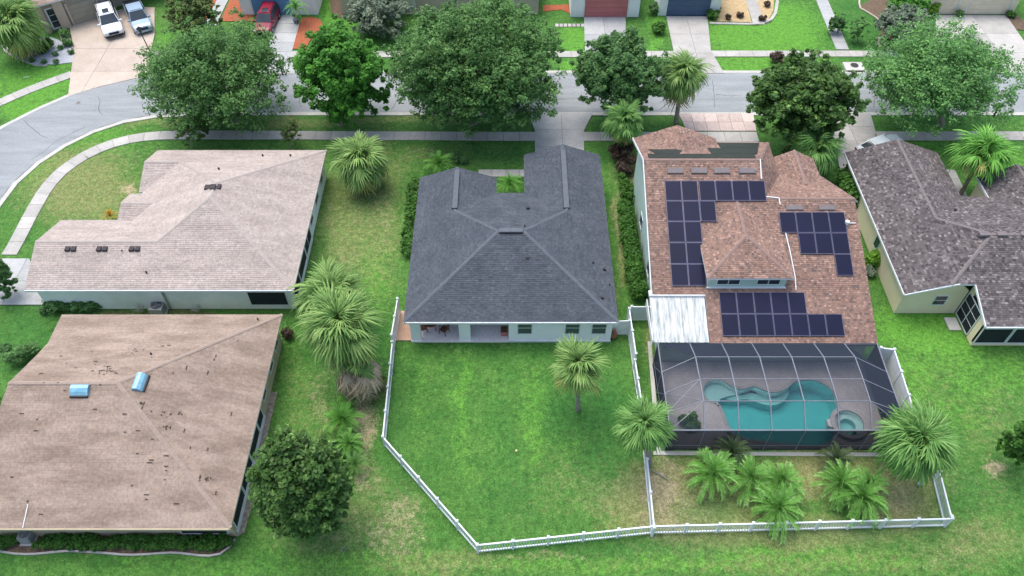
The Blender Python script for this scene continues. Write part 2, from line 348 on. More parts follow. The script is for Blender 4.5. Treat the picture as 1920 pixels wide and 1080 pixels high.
# px, py, rx, ry, strength
ZONES={
'dry':[(1255,900,36,70,.55),(1290,960,60,40,.5),(1560,870,60,26,.42),(1650,960,60,24,.42),(1265,950,60,60,.45),(1400,985,60,14,.4),(1545,880,60,22,.4),(1700,930,60,40,.4),(740,1000,70,50,.5),(700,900,30,50,.45),(1100,920,90,50,.30),(600,730,30,50,.4),(1880,900,60,40,.3),(620,470,30,60,.2),(1600,1000,90,10,.4),(900,1060,120,16,.3),(1780,1040,80,24,.34),(560,960,30,40,.35),(1880,760,50,60,.28),(590,330,14,60,.3),(150,420,60,30,.3),(250,290,60,25,.3),(690,330,30,60,.42),(720,400,30,60,.35),(650,480,30,40,.3),(760,300,40,20,.3),(1100,870,110,90,.18),(1830,900,60,80,.28),(1450,880,60,14,.35),(1640,905,20,16,.4),(1300,1030,200,14,.25),(560,1010,60,30,.25),(650,990,60,50,.3),(600,760,22,60,.5),(700,700,22,35,.7),(690,800,18,60,.75),(680,880,20,50,.65),(745,965,50,40,.55),(730,1000,50,25,.4),(1015,1040,110,9,.5),
       (1245,930,40,60,.75),(1245,985,60,30,.6),(1540,870,60,25,.35),(1690,940,60,40,.55),(1525,925,20,14,.5),(1865,880,28,18,.75),(1180,660,0,0,0),(1640,985,150,10,.35),
       (245,350,22,15,.7),(800,285,40,14,.42),(660,235,60,10,.3),(900,245,110,10,.25),(340,240,60,12,.25),(1220,700,16,70,.25),(1155,420,8,80,.55),(640,560,50,60,.3),
       (1150,900,60,22,.35),(1010,955,60,20,.25),(1120,950,60,20,.25),(870,665,25,8,.35),(1080,645,40,5,.4),(450,940,15,50,.5),(1830,1000,60,30,.3),(600,890,30,60,.3),(30,265,20,10,.2),(1760,700,60,30,.15)],
'olive':[(1300,940,170,75,1.15),(1450,1000,200,30,.9),(1560,890,120,60,.95),(1690,930,90,80,1.0),(700,300,60,60,.5),(560,760,30,120,.35),(640,970,80,60,.5),(820,1050,160,26,.5),(1500,1060,260,24,.45),(1850,1020,120,50,.5),(1830,560,60,60,.2),(1100,900,120,60,.32),(870,640,120,12,.35),(700,400,70,160,.55),(620,1000,120,60,.35),(1700,1030,260,60,.35),(1300,1050,300,30,.3),(1050,930,150,60,.25),(1120,240,0,0,0),(1750,760,80,120,.25),(150,350,120,80,.75),(650,420,60,130,.6),(800,290,170,25,.35),(640,227,330,12,.6),(300,230,120,14,.5),(1300,950,140,60,.75),(1560,880,110,50,.55),(1690,930,80,60,.7),
       (720,950,70,90,.35),(600,800,90,110,.3),(1225,640,12,90,.6),(1160,450,14,130,.6),(560,300,60,60,.2),(930,350,20,10,.2),(1850,800,70,60,.35),(1870,960,60,60,.3),(1000,1060,300,20,.25),
       (330,30,40,60,.25),(1400,1000,60,10,.2),(1600,700,0,0,0)],
'bright':[(820,640,60,30,.0),(760,620,40,120,.25),(930,900,60,80,.2),(1020,700,80,60,.15),(60,150,90,50,.8),(120,210,60,20,.2),(190,265,90,30,.55),(60,310,60,40,.55),(60,200,80,25,.8),(1430,60,130,60,.95),(1430,120,120,18,.8),(1075,75,30,26,.9),(1075,122,30,16,.9),(640,20,60,40,.7),(1230,60,20,60,.7),
       (1760,620,150,60,.85),(1700,700,80,60,.6),(1850,700,90,60,.5),(1760,270,130,35,.65),(1880,310,60,40,.75),(1760,470,80,60,.7),(1000,790,20,120,.5),(870,760,20,150,.5),(935,800,14,120,.3),(1070,850,20,90,.3),(790,760,16,90,.35),(700,520,30,80,.5),(1200,1055,400,22,.5),(700,1050,200,25,.45),
       (1500,1050,300,30,.5),(1800,780,80,40,.45),(560,640,40,60,.3),(400,1060,200,20,.3),(850,700,80,40,.2),(1650,940,30,60,.0),(580,110,20,15,.5),(1560,1050,80,15,.3),(300,90,20,50,.6)],
'lush_shade':[(1100,760,90,60,.65),(1130,860,60,70,.5),(930,650,200,25,.3),(1250,1020,180,25,.35),(1800,930,90,40,.35),(60,640,60,60,.55),(720,660,25,70,.6),(750,860,30,80,.35),(870,235,90,12,.6),(640,232,60,12,.5),(430,232,60,10,.4),(900,285,80,12,.45),  # deep green grass, plus tree and palm shade painted into the lawn colour
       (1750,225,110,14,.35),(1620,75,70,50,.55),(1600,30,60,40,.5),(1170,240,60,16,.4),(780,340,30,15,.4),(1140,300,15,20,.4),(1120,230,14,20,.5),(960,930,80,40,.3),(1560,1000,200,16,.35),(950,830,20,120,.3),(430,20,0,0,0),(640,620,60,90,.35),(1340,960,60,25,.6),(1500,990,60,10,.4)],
'soil':[(700,715,22,26,.75),(640,690,30,22,.6),(685,780,14,40,.4),(885,228,70,12,.45),(1180,330,18,50,.65),(655,860,12,30,.4),(1230,690,6,110,.3),(1700,880,35,28,.45),(440,800,12,80,.3),(20,760,14,60,.4),(290,585,240,8,.6),(780,420,12,90,.4),(200,1022,230,10,.8),(740,520,6,10,.0)]}
def build_ground():
    # grid, cells inside the pool excavation left out
    x0,x1,y0,y1,st=-66,66,14,92,.3
    nx=int((x1-x0)/st)+1; ny=int((y1-y0)/st)+1
    X,Y=np.meshgrid(np.linspace(x0,x1,nx),np.linspace(y0,y1,ny),indexing='ij')
    dep=Y*math.cos(PITCH)+CH*math.sin(PITCH); up=Y*math.sin(PITCH)-CH*math.cos(PITCH)
    PX=960+FPX*X/dep; PY=540-FPX*up/dep
    Z=(smooth_noise(X,Y,7,1)-.5)*.05+(smooth_noise(X,Y,1.7,2)-.5)*.02-.035
    verts=np.stack([X.ravel(),Y.ravel(),Z.ravel()],1)
    idx=np.arange(nx*ny).reshape(nx,ny)
    a=idx[:-1,:-1];b=idx[1:,:-1];c=idx[1:,1:];d=idx[:-1,1:]
    cx=(X[:-1,:-1]+X[1:,1:])/2; cy=(Y[:-1,:-1]+Y[1:,1:])/2
    keep=~((cx>11)&(cx<25.4)&(cy>26.9)&(cy<33.0))
    F=np.stack([a[keep],b[keep],c[keep],d[keep]],1)
    me=bpy.data.meshes.new('ground'); me.from_pydata(verts.tolist(),[],F.tolist()); me.materials.append(lawn_m)
    w1=(smooth_noise(X,Y,2.2,5)-.5); w2=(smooth_noise(X,Y,2.2,6)-.5)
    for k,zs in ZONES.items():
        v=np.zeros_like(X)
        for (px,py,rx,ry,s) in zs:
            if s==0: continue
            d2=np.sqrt(((PX-px+w1*30)/rx)**2+((PY-py+w2*24)/ry)**2)
            v=np.maximum(v,s*np.clip(1.5-d2,0,1)) if k!='x' else v
        a_=me.attributes.new(k,'FLOAT','POINT'); a_.data.foreach_set('value',v.ravel().astype(np.float32))
    me.polygons.foreach_set('use_smooth',[True]*len(me.polygons))
    link('lawn',me,kind='structure')
    mb=MB(); R=900
    for (a0,a1,b0,b1) in ((-R,R,92.0,R),(-R,R,-R,14.0),(-R,-66,14,92),(66,R,14,92)):
        mb.face([(a0,b0,-.04),(a1,b0,-.04),(a1,b1,-.04),(a0,b1,-.04)])
    mb.build('far_ground',M['hedge_g'] if 'hedge_g' in M else lawn_m,kind='structure')
build_ground()

def ppoly(pts,z=0): return [tuple(at(px,py,0))[:2] for px,py in pts]
def sheet(name,pts,z,m,kind='structure',world=False,th=.05,**k):
    poly=pts if world else ppoly(pts)
    mb=MB(); mb.prism(list(poly),z-th,z,t=random.random()); 
    return mb.build(name,m,kind=kind,tint=True,**k)
# road
near=[(-140,640),(-90,540),(-40,440),(0,372),(12,352),(50,314),(100,282),(150,252),(200,232),(250,219),(290,214),(340,212),(420,211),(600,211),(900,211),(1300,211),(1700,211),(2100,211)]
far=[(-400,560),(-250,410),(-150,325),(-50,270),(0,243),(43,220),(87,198),(130,178),(183,163),(233,150),(275,142),(330,138.5),(420,137.5),(600,137),(900,137),(1300,137),(1700,137),(2100,137)]
NW=[at(a,b) for a,b in near]; FW=[at(a,b) for a,b in far]
def resample(P,n):
    d=[0]
    for i in range(1,len(P)): d.append(d[-1]+(P[i]-P[i-1]).length)
    out=[];j=0
    for k in range(n):
        s=d[-1]*k/(n-1)
        while j<len(d)-2 and d[j+1]<s: j+=1
        t=(s-d[j])/(d[j+1]-d[j]); out.append(P[j].lerp(P[j+1],t))
    for _ in range(2): out=[out[0]]+[(out[i-1]+out[i]*2+out[i+1])/4 for i in range(1,len(out)-1)]+[out[-1]]
    return out
N2=resample(NW,70);F2=resample(FW,70)
mb=MB()
for i in range(69): mb.face([(N2[i].x,N2[i].y,.012),(N2[i+1].x,N2[i+1].y,.012),(F2[i+1].x,F2[i+1].y,.012),(F2[i].x,F2[i].y,.012)])
mb.build('road',M['asphalt'],kind='structure')
def crack(pts,lb=None):
    P=[at(a,b,.0) for a,b in pts]; Q=[]
    for a,b in zip(P,P[1:]):
        k=max(2,int((b-a).length/.5))
        for i in range(k): Q.append(a.lerp(b,i/k)+Vector((random.uniform(-.07,.07),random.uniform(-.07,.07),0)))
    mb=MB()
    for a,b in zip(Q,Q[1:]):
        d=(b-a).normalized(); r=Vector((-d.y,d.x,0))*random.uniform(.014,.03)
        mb.face([(*(a-r).xy,.0165),(*(b-r).xy,.0165),(*(b+r).xy,.0165),(*(a+r).xy,.0165)])
    mb.build('road_crack',M['joint'],kind='structure')
for c_ in ([(185,181),(188,190),(186,205),(196,222)],[(43,224),(60,240),(75,252),(95,262)],[(267,196),(268,212)],[(735,205),(755,165),(752,140)],[(1336,150),(1338,180),(1341,208)],[(1015,140),(1030,165),(1028,190),(1034,210)],[(575,150),(560,180),(566,208)],[(1870,165),(1890,200)],[(1035,186),(1080,185),(1120,187)],[(1340,178),(1400,180)],[(60,300),(110,262),(170,232)],[(1620,150),(1640,175),(1638,208)]): crack(c_)
def strip(name,P,wd,z,m,seg,parts='slab',side=1,kind='structure',gap=.03,cap=None):
    root=empty(name,P[0],kind=kind); root.location=(0,0,0)
    # lengths
    L=[0]
    for i in range(1,len(P)): L.append(L[-1]+(P[i]-P[i-1]).length)
    def pos(s):
        for i in range(1,len(P)):
            if L[i]>=s:
                t=(s-L[i-1])/(L[i]-L[i-1]); p=P[i-1].lerp(P[i],t); d=(P[min(i+1,len(P)-1)]-P[max(i-2,0)]).normalized(); return p,Vector((-d.y,d.x,0))
        d=(P[-1]-P[-2]).normalized(); return P[-1],Vector((-d.y,d.x,0))
    k=max(1,round(L[-1]/seg)); seg=L[-1]/k
    for i in range(k):
        a,na=pos(i*seg+gap/2); b,nb=pos((i+1)*seg-gap/2)
        q=[a,b,b+nb*wd*side,a+na*wd*side]
        mb=MB(); mb.prism([tuple(v)[:2] for v in q],z-.1,z,t=random.random()); mb.build(parts,m,root,tint=True)
    # bedding below joints
    P2=[pos(L[-1]*i/60) for i in range(61)]
    bed=MB()
    for i in range(60):
        a,na=P2[i];b,nb=P2[i+1]
        bed.face([(a.x,a.y,z-.03),(b.x,b.y,z-.03),tuple((b+nb*wd*side).xy)+(z-.03,),tuple((a+na*wd*side).xy)+(z-.03,)])
    bed.build('bedding',M['joint'],root)
    return root
strip('curb',N2,.45,.03,M['curb'],3.0,'curb_stone',side=-1,gap=.015)
strip('curb',F2,.42,.03,M['curb'],3.0,'curb_stone',side=1,gap=.015)
# sidewalks
sw=[(3,478),(20,452),(30,428),(67,362),(87,334),(117,308),(160,281),(200,264),(250,251),(300,246),(393,245),(600,246.5),(850,247.5),(1003,248)]
strip('sidewalk',resample([at(a,b) for a,b in sw],60),1.25,.045,M['concrete'],1.52,side=-1)
strip('sidewalk',[at(1093,248),at(1285,248)],1.3,.045,M['concrete'],1.52,side=-1)
strip('sidewalk',[at(1640,247),at(2000,247)],1.3,.045,M['concrete'],1.52,side=-1)
strip('sidewalk',resample([at(a,b) for a,b in [(-60,215),(0,185),(67,157),(132,134)]],12),1.2,.045,M['concrete'],1.52,side=-1)
strip('sidewalk',[at(280,97),at(500,97)],1.1,.045,M['concrete'],1.52,side=-1)
strip('sidewalk',[at(545,96.5),at(1097,96.5)],1.1,.045,M['concrete'],1.52,side=-1)
strip('sidewalk',[at(1173,96),at(1268,96)],1.1,.045,M['concrete'],1.52,side=-1)
strip('sidewalk',[at(1333,95.5),at(1745,95.5)],1.1,.045,M['concrete'],1.52,side=-1)
strip('garden_path',[at(1530,0),at(1568,93)],1.35,.045,M['conc_cool'],1.4,side=1)
strip('garden_path',[at(897,318.5),at(1000,318.5)],.95,.045,M['concrete'],1.2,side=-1)
strip('garden_path',[at(1398,0),at(1412,46)],1.3,.045,M['concrete'],1.4,side=1)
strip('garden_path',[at(428,0),at(405,48)],1.3,.05,M['conc_cool'],1.4,side=-1)
strip('garden_path',[at(1765,318),at(1790,372)],1.2,.045,M['concrete'],1.4,side=1)
strip('garden_path',[at(1040,45),at(1096,45)],.6,.045,M['concrete'],.45,parts='stepping_stone',side=-1,gap=.12)

def driveway(name,pts,m,sx,sy,z=.05,gap=.03,label=None):
    poly=ppoly(pts); root=empty(name,(0,0,0),kind='structure')
    TR=[[poly[i] for i in t] for t in tessellate_polygon([[Vector((a,b,0)) for a,b in poly]])]
    TR=[t for t in TR if abs(area(t))>1e-3]
    xs=[p[0] for p in poly];ys=[p[1] for p in poly]
    bx,by=min(xs),min(ys); nx=max(1,round((max(xs)-bx)/sx)); ny=max(1,round((max(ys)-by)/sy))
    sx=(max(xs)-bx)/nx; sy=(max(ys)-by)/ny
    for i in range(nx):
        for j in range(ny):
            c=[(bx+i*sx+gap/2,by+j*sy+gap/2),(bx+(i+1)*sx-gap/2,by+j*sy+gap/2),(bx+(i+1)*sx-gap/2,by+(j+1)*sy-gap/2),(bx+i*sx+gap/2,by+(j+1)*sy-gap/2)]
            mb=MB(); tn=random.random()
            for tr in TR:
                q=clip(c,tr)
                if q and abs(area(q))>.001: mb.prism(q,z-.1,z,t=tn)
            if mb.v: mb.build('slab',m,root,tint=True)
    mb=MB(); mb.prism(poly,z-.06,z-.03); mb.build('bedding',M['joint'],root)
    return root
driveway('driveway',[(128,180),(134,132),(139,90),(130,50),(240,14),(290,14),(290,66),(282,98),(281,130),(272,143),(183,164)],M['conc_tan'],5.6,4.2)
driveway('driveway',[(497,136),(503,103),(512,28),(546,28),(562,45),(549,92),(545,105),(553,136)],M['conc_cool'],5.2,1.8)
driveway('driveway',[(1098,138),(1095,32),(1173,32),(1174,138)],M['conc_cool'],2.45,3.6)
driveway('driveway',[(1272,138),(1249,31),(1326,31),(1333,96),(1358,138)],M['concrete'],2.9,3.3)
driveway('driveway',[(1762,138),(1752,29),(1886,29),(1925,85),(1960,138)],M['concrete'],3.4,3.6)
driveway('driveway',[(991,212),(1112,212),(1095,245),(1095,310),(1003,310),(1003,245)],M['conc_cool'],3.2,2.5)
driveway('driveway',[(1272,213),(1412,213),(1418,246),(1288,246)],M['conc_pink'],1.2,1.2)
driveway('driveway',[(1288,247.5),(1418,247.5),(1440,325),(1280,325)],M['concrete'],1.6,1.6,z=.046)
driveway('driveway',[(1560,213),(1632,213),(1641,246),(1641,320),(1575,320),(1560,246)],M['concrete'],2.4,2.4)
driveway('driveway',[(-30,485),(55,485),(90,572),(-60,572)],M['conc_cool'],3.4,2.4)
# beds
sheet('mulch_bed',[(436,-10),(462,-10),(478,40),(412,40)],.03,M['mulch_red'])
sheet('mulch_bed',[(375,-10),(424,-10),(402,40),(380,40)],.03,M['mulch_red'])
sheet('mulch_bed',[(549,92),(561,46),(568,34),(585,32),(600,37),(606,48),(600,62),(587,70),(578,82),(574,93)],.06,M['mulch_red'])
sheet('mulch_bed',[(1018,10),(1094,8),(1094,30),(1078,30),(1052,18),(1018,22)],.03,M['mulch_red'])
sheet('gravel_bed',[(1345,-10),(1396,-10),(1409,42),(1340,40)],.03,M['gravel_tan'])
sheet('gravel_bed',[(1414,-10),(1452,-10),(1450,20),(1440,38),(1417,43)],.03,M['gravel_tan'])
strip('bed_edging',[at(1330,42),at(1418,44),at(1440,40),at(1451,24),at(1455,0)],.35,.06,M['concrete'],1.5,'edging_stone',side=-1,gap=.01)
sheet('gravel_bed',[(8,88),(40,72),(95,70),(110,75),(139,95),(136,117),(100,121),(70,120),(35,108)],.03,M['gravel_white'])
strip('bed_edging',[at(6,82),at(12,96),at(35,109),at(70,121),at(90,122)],.25,.07,M['concrete'],1.2,'edging_stone',side=-1,gap=.01)
sheet('gravel_bed',[(110,62),(128,62),(139,92),(118,84)],.04,M['conc_tan'])
sheet('mulch_bed',[(1612,12),(1640,-5),(1730,-5),(1745,60),(1700,92),(1652,92),(1650,72),(1655,40)],.03,M['mulch_dark'])
strip('bed_edging',[at(1613,-2),at(1612,14),at(1630,24),at(1652,38),at(1658,50)],.2,.08,M['conc_tan'],1.1,'edging_stone',side=-1,gap=.01)
strip('bed_edging',[at(1650,70),at(1648,78),at(1653,92),at(1672,93)],.2,.08,M['conc_tan'],1.1,'edging_stone',side=-1,gap=.01)
sheet('mulch_bed',[(1886,30),(1905,26),(1930,50),(1930,58),(1903,55)],.03,M['mulch_dark'])
sheet('mulch_bed',[(618,-8),(645,-8),(645,34),(628,32),(620,20)],.03,M['mulch_dark'])
sheet('mulch_bed',[(1757,330),(1775,328),(1798,365),(1770,372)],.03,M['terra'])
sheet('mulch_bed',[(0,1003),(430,1003),(437,1012),(432,1028),(410,1040),(350,1036),(245,1038),(180,1034),(120,1030),(70,1037),(30,1038),(0,1032)],.02,M['mulch_dark'])
strip('bed_edging',resample([at(a,b) for a,b in [(-20,1028),(0,1032),(30,1038),(70,1038),(120,1031),(180,1034),(245,1040),(330,1034),(385,1042),(415,1040),(432,1026),(440,1010)]],40),.12,.09,M['concrete'],.6,'edging_stone',side=-1,gap=.008)
sheet('gravel_bed',[(433,1000),(445,1006),(458,998),(474,945),(505,800),(520,735),(505,735),(488,812)],.02,mat('gravel_mixed',(.16,.14,.10),(.36,.33,.28),rough=.95,scale=3.5,bump=.8,bscale=20,fine=.35))
sheet('paver_path',[(1225,846),(1660,849),(1660,856),(1225,853)],.03,M['curb'])
sheet('paver_path',[(1214,640),(1221,640),(1239,850),(1231,850)],.02,M['curb'])

# ---------------- ROOFS ----------------
def shingles(mb,pts,ex,wd,marks=(),rel=1.0):
    P=[Vector(p) for p in pts]
    n=Vector((0,0,0))
    for i in range(len(P)): n+=P[i].cross(P[(i+1)%len(P)])
    n.normalize()
    if n.z<0: n=-n
    h=Vector((0,0,1)).cross(n).normalized(); u=n.cross(h).normalized()
    if u.z<0: u=-u
    O=P[0]; p2=[((p-O).dot(h),(p-O).dot(u)) for p in P]
    tris=tessellate_polygon([[Vector((a,b,0)) for a,b in p2]])
    T=[[p2[i] for i in t] for t in tris]
    T=[t if area(t)>0 else t[::-1] for t in T if abs(area(t))>1e-3]
    s0=min(a for a,b in p2);s1=max(a for a,b in p2);t0=min(b for a,b in p2);t1=max(b for a,b in p2)
    mk=[((Vector(m)-O).dot(h),(Vector(m)-O).dot(u)) for m in marks]
    r=0; t=t0
    while t<t1:
        s=s0-random.random()*wd
        band=random.gauss(0,.045)
        while s<s1:
            ww=wd*random.uniform(.7,1.3)
            cell=[(s+.004,t),(s+ww-.004,t),(s+ww-.004,t+ex),(s+.004,t+ex)]
            tn=min(1,max(0,random.gauss(.45,.25)+band)); hi=.006+random.uniform(.014,.030)*rel
            for tr in T:
                bx0=min(q[0] for q in tr);bx1=max(q[0] for q in tr);by0=min(q[1] for q in tr);by1=max(q[1] for q in tr)
                if s>bx1 or s+ww<bx0 or t>by1 or t+ex<by0: continue
                c=clip(cell,tr)
                if len(c)<3: continue
                f=[O+h*a+u*b+n*(hi-(hi-.006)*(b-t)/ex) for a,b in c]
                mb.face(f,0,tn)
                e=[(a,b) for a,b in c if abs(b-t)<1e-6]
                if len(e)>=2:
                    a0=min(e)[0];a1=max(e)[0]
                    mb.face([O+h*a0+u*t+n*.002,O+h*a1+u*t+n*.002,O+h*a1+u*t+n*hi,O+h*a0+u*t+n*hi],0,tn*.5)
            s+=ww
        t+=ex
def planarise(faces):
    out=[]
    for f in faces:
        P=[Vector(p) for p in f]; n=Vector((0,0,0))
        for i in range(len(P)): n+=P[i].cross(P[(i+1)%len(P)])
        n.normalize(); dev=max(abs((p-P[0]).dot(n)) for p in P)
        if len(P)==4 and dev>.015: out+=[[f[0],f[1],f[2]],[f[0],f[2],f[3]]]
        else: out.append(f)
    return out
def make_roof(root,faces,style,ex=.17,wd=.36,caps=(),th=.16,holes=None):
    faces=planarise(faces)
    deck=MB()
    for f in faces: deck.slab([tuple(p) for p in f],th,0,1)
    ro=deck.build('roof',[M[style+'_deck'],M['trim']],root)
    mb=MB()
    for f in faces: shingles(mb,f,ex,wd,rel=.4 if style=='tan' else 1.0)
    mb.build('shingles',M[style],ro,tint=True,kind='stuff')
    for a,b in caps:
        cap=MB()
        a=Vector(a);b=Vector(b); L=(b-a).length; k=max(1,int(L/.22))
        for i in range(k):
            p=a.lerp(b,i/k);q=a.lerp(b,(i+1)/k)
            d=(q-p).normalized(); r=d.cross(Vector((0,0,1))).normalized(); up=r.cross(d)
            if up.z<0: up=-up
            hw=.13; z0=.055+random.uniform(0,.015)
            dn=-.055
            A=[p+up*z0,q+up*(z0-.01)]
            for sgn in (-1,1):
                cap.face([A[0],A[1],q+r*sgn*hw+up*(z0+dn-.01),p+r*sgn*hw+up*(z0+dn)],0,.5)
        cap.build('ridge_cap',M[style+'_cap'],ro)
    return ro
def wallq(root,a,b,z0,z1,m,peak=None,th=.18,name='wall'):
    """vertical wall a->b (2d); z1 top or (za,zb); peak=(t,z)"""
    a=Vector((a[0],a[1],0));b=Vector((b[0],b[1],0)); d=(b-a).normalized(); nn=Vector((-d.y,d.x,0))*th
    a=a+d*.004; b=b-d*.004
    za,zb=(z1 if isinstance(z1,tuple) else (z1,z1))
    pts=[(a,z0),(b,z0),(b,zb)]+([(a.lerp(b,peak[0]),peak[1])] if peak else [])+[(a,za)]
    f=[Vector((p.x,p.y,z)) for p,z in pts]; g_=[v+nn for v in f]
    mb=MB(); mb.face(f); mb.face(g_[::-1])
    for i in range(len(f)): j=(i+1)%len(f); mb.face([f[j],f[i],g_[i],g_[j]])
    return mb.build(name,m,root)
def window(root,a,b,z0,z1,m='glass',frame='trim',mull=(1,1),name='window',proud=.05,fw=.07):
    """on a wall line a->b seen from its right side (outside is right of a->b)"""
    a=Vector((a[0],a[1],0));b=Vector((b[0],b[1],0)); d=(b-a).normalized(); out=Vector((d.y,-d.x,0))
    L=(b-a).length
    def P(s,z,o): return a+d*s+out*o+Vector((0,0,z))
    fr=MB()
    def bx(s0,s1,za,zb,o0=.002,o1=proud):
        v=[P(s0,za,o0),P(s1,za,o0),P(s1,za,o1),P(s0,za,o1),P(s0,zb,o0),P(s1,zb,o0),P(s1,zb,o1),P(s0,zb,o1)]
        k=len(fr.v); fr.v+=[tuple(x) for x in v]
        for f in ((0,3,2,1),(4,5,6,7),(0,1,5,4),(1,2,6,5),(2,3,7,6),(3,0,4,7)): fr.f.append(tuple(k+i for i in f)); fr.m.append(0); fr.t.append(.5)
    bx(0,L,z0-fw,z0);bx(0,L,z1,z1+fw);bx(-fw,0,z0-fw,z1+fw);bx(L,L+fw,z0-fw,z1+fw)
    nx,nz=mull
    for i in range(1,nx): bx(L*i/nx-.025,L*i/nx+.025,z0,z1,.002,proud-.01)
    for j in range(1,nz): bx(0,L,z0+(z1-z0)*j/nz-.02,z0+(z1-z0)*j/nz+.02,.002,proud-.012)
    w_=fr.build(name,M[frame],root)
    for i in range(nx):
        for j in range(nz):
            mb=MB(); s0=L*i/nx+(.025 if i else 0); s1=L*(i+1)/nx-(.025 if i<nx-1 else 0)
            q0=z0+(z1-z0)*j/nz+(.02 if j else 0); q1=z0+(z1-z0)*(j+1)/nz-(.02 if j<nz-1 else 0)
            A=[P(s0,q0,.008),P(s1,q0,.008),P(s1,q1,.008),P(s0,q1,.008)];B=[P(s0,q0,.02),P(s1,q0,.02),P(s1,q1,.02),P(s0,q1,.02)]
            mb.face(B);mb.face(A[::-1])
            for q in range(4): r=(q+1)%4; mb.face([A[q],A[r],B[r],B[q]])
            mb.build('pane',M[m],w_)
    return w_
def local(root):  # children meshes are authored in world coordinates
    return root

def house(label,cat='house'):
    return empty('house',(0,0,0),label=label,cat=cat,group='houses around the street')
def finish(root,loc):
    """put the origin at the thing's base, keep children where they are"""
    v=Vector(loc); root.location=v
    for c in root.children:
        c.location=c.location-v

E_=2.8; SL=.355
# ---- centre slate house
hc=house('single storey house with a dark slate grey roof between the two back yard fences')
def zc(y): return E_+SL*(y-35.4)
x0,x1,ys=-7.88,7.72,35.38
half=(x1-x0)/2
d=6.85; R1=(x0+d,ys+d,E_+SL*d); R2=(x1-d,ys+d,E_+SL*d)
wl0,wl1=x0,-1.32; hl=(wl1-wl0)/2; xl=(wl0+wl1)/2; zl=E_+SL*hl
wr0,wr1=1.05,x1; hr=(wr1-wr0)/2; xr=(wr0+wr1)/2; zr=E_+SL*hr
yn=48.62
# north hips run from R1/R2 down to wing ridges
HL=(xl,R1[1]+(R1[0]-xl),zl); HR=(xr,R2[1]+(xr-R2[0]),zr)
VL=(wl1,HL[1]+hl,E_); VR=(wr0,HR[1]+hr,E_)
yn=(VL[1]+VR[1])/2; VL=(wl1,yn,E_); VR=(wr0,yn,E_)
yL=51.0; yR=54.0
faces=[[(x0,ys,E_),(x1,ys,E_),R2,R1],
 [(x0,ys,E_),R1,HL,(xl,yL,zl),(x0,yL,E_)],
 [(x1,ys,E_),(x1,yR,E_),(xr,yR,zr),HR,R2],
 [R1,R2,HR,VR,VL,HL],
 [HL,VL,(wl1,yL,E_),(xl,yL,zl)],
 [HR,(xr,yR,zr),(wr0,yR,E_),VR]]
ro=make_roof(hc,faces,'slate',.15,.24,caps=[((x0,ys,E_),R1),((x1,ys,E_),R2),(R1,R2),(R1,HL),(R2,HR),(HL,(xl,yL,zl)),(HR,(xr,yR,zr))])
# ridge vents
for a,b in ((HL,(xl,yL-.3,zl)),(HR,(xr,yR-.6,zr)),(R1,R2)):
    mb=MB(); a=Vector(a);b=Vector(b); mid=(a+b)/2; dd=(b-a)
    mb.bar(a+dd*.03+Vector((0,0,.1)),b-dd*.03+Vector((0,0,.1)),.42,.06); mb.build('ridge_vent',M['slate_cap'],hc)
    mb=MB(); mb.bar(a+dd*.03+Vector((-.23 if abs(dd.x)<.1 else 0,-.23 if abs(dd.x)>.1 else 0,.06)),b-dd*.03+Vector((-.23 if abs(dd.x)<.1 else 0,-.23 if abs(dd.x)>.1 else 0,.06)),.05,.06); mb.build('ridge_vent',M['darkvent'],hc)
wy=35.70
W=M['wall_white']
wallq(hc,(-1.55+1.3,wy),(7.42,wy),0,2.72,W)      # window wall
wallq(hc,(7.42,wy),(7.42,53.6),0,2.72,W)
wallq(hc,(7.42,53.6),(1.35,53.6),0,2.72,W,peak=(.5,zr-.12))
wallq(hc,(1.35,53.6),(1.35,48.3),0,2.72,W)
wallq(hc,(1.35,48.3),(-1.62,48.3),0,2.72,W)
wallq(hc,(-1.62,48.3),(-1.62,50.6),0,2.72,W)
wallq(hc,(-1.62,50.6),(-7.56,50.6),0,2.72,W,peak=(.5,zl-.12))
wallq(hc,(-7.56,50.6),(-7.56,39.6),0,2.72,W)
wallq(hc,(-7.56,39.6),(-7.56,38.9),0,2.72,W)
wallq(hc,(-7.38,39.3),(-.1,39.3),0,2.72,M['wall_white'])   # lanai back wall
wallq(hc,(-.08,39.3),(-.08,wy+.2),0,2.72,W)
wallq(hc,(-7.56,38.9),(-7.56,37.5),0,1.0,W)
# lanai posts, beam, floor
for xx,ww in ((-7.56,.75),(-3.95,.85)):
    mb=MB(); mb.box(xx,xx+ww,wy,wy+.35,.10,2.5); mb.build('column',W,hc)
mb=MB(); mb.box(-7.56,-.27,wy+.02,wy+.3,2.503,2.7); mb.build('beam',M['trim'],hc)
mb=MB(); mb.box(-7.6,-.25,wy-.08,39.28,-.05,.10); mb.build('patio_floor',M['patio'],hc)
mb=MB(); mb.box(-.25,7.44,wy-.07,wy-.001,-.05,.14); mb.build('plinth',M['trim'],hc)
mb=MB(); mb.box(-9.0,-7.62,35.75,38.6,-.05,.07); mb.build('side_step',mat('side_pad',(.50,.33,.24),(.42,.28,.2)),hc)
for cx,mm in ((.95,'glass'),(4.48,'glass'),(6.45,'glass')):
    window(hc,(cx-.5,wy),(cx+.5,wy),1.0,2.35,m='glass2',mull=(1,2))
window(hc,(-2.6,39.3),(-1.0,39.3),.12,2.1,mull=(2,1))
window(hc,(-6.6,39.3),(-4.9,39.3),.12,2.1,mull=(2,1))
window(hc,(7.42,40),(7.42,41.2),1,2.3); window(hc,(7.42,45),(7.42,46.2),1,2.3)
mb=MB()
for a,b in (((x0,ys-.02),(x1,ys-.02)),):
    mb.box(x0,x1,ys-.09,ys-.012,E_-.2,E_-.03)
mb.build('gutter',M['trim'],hc)
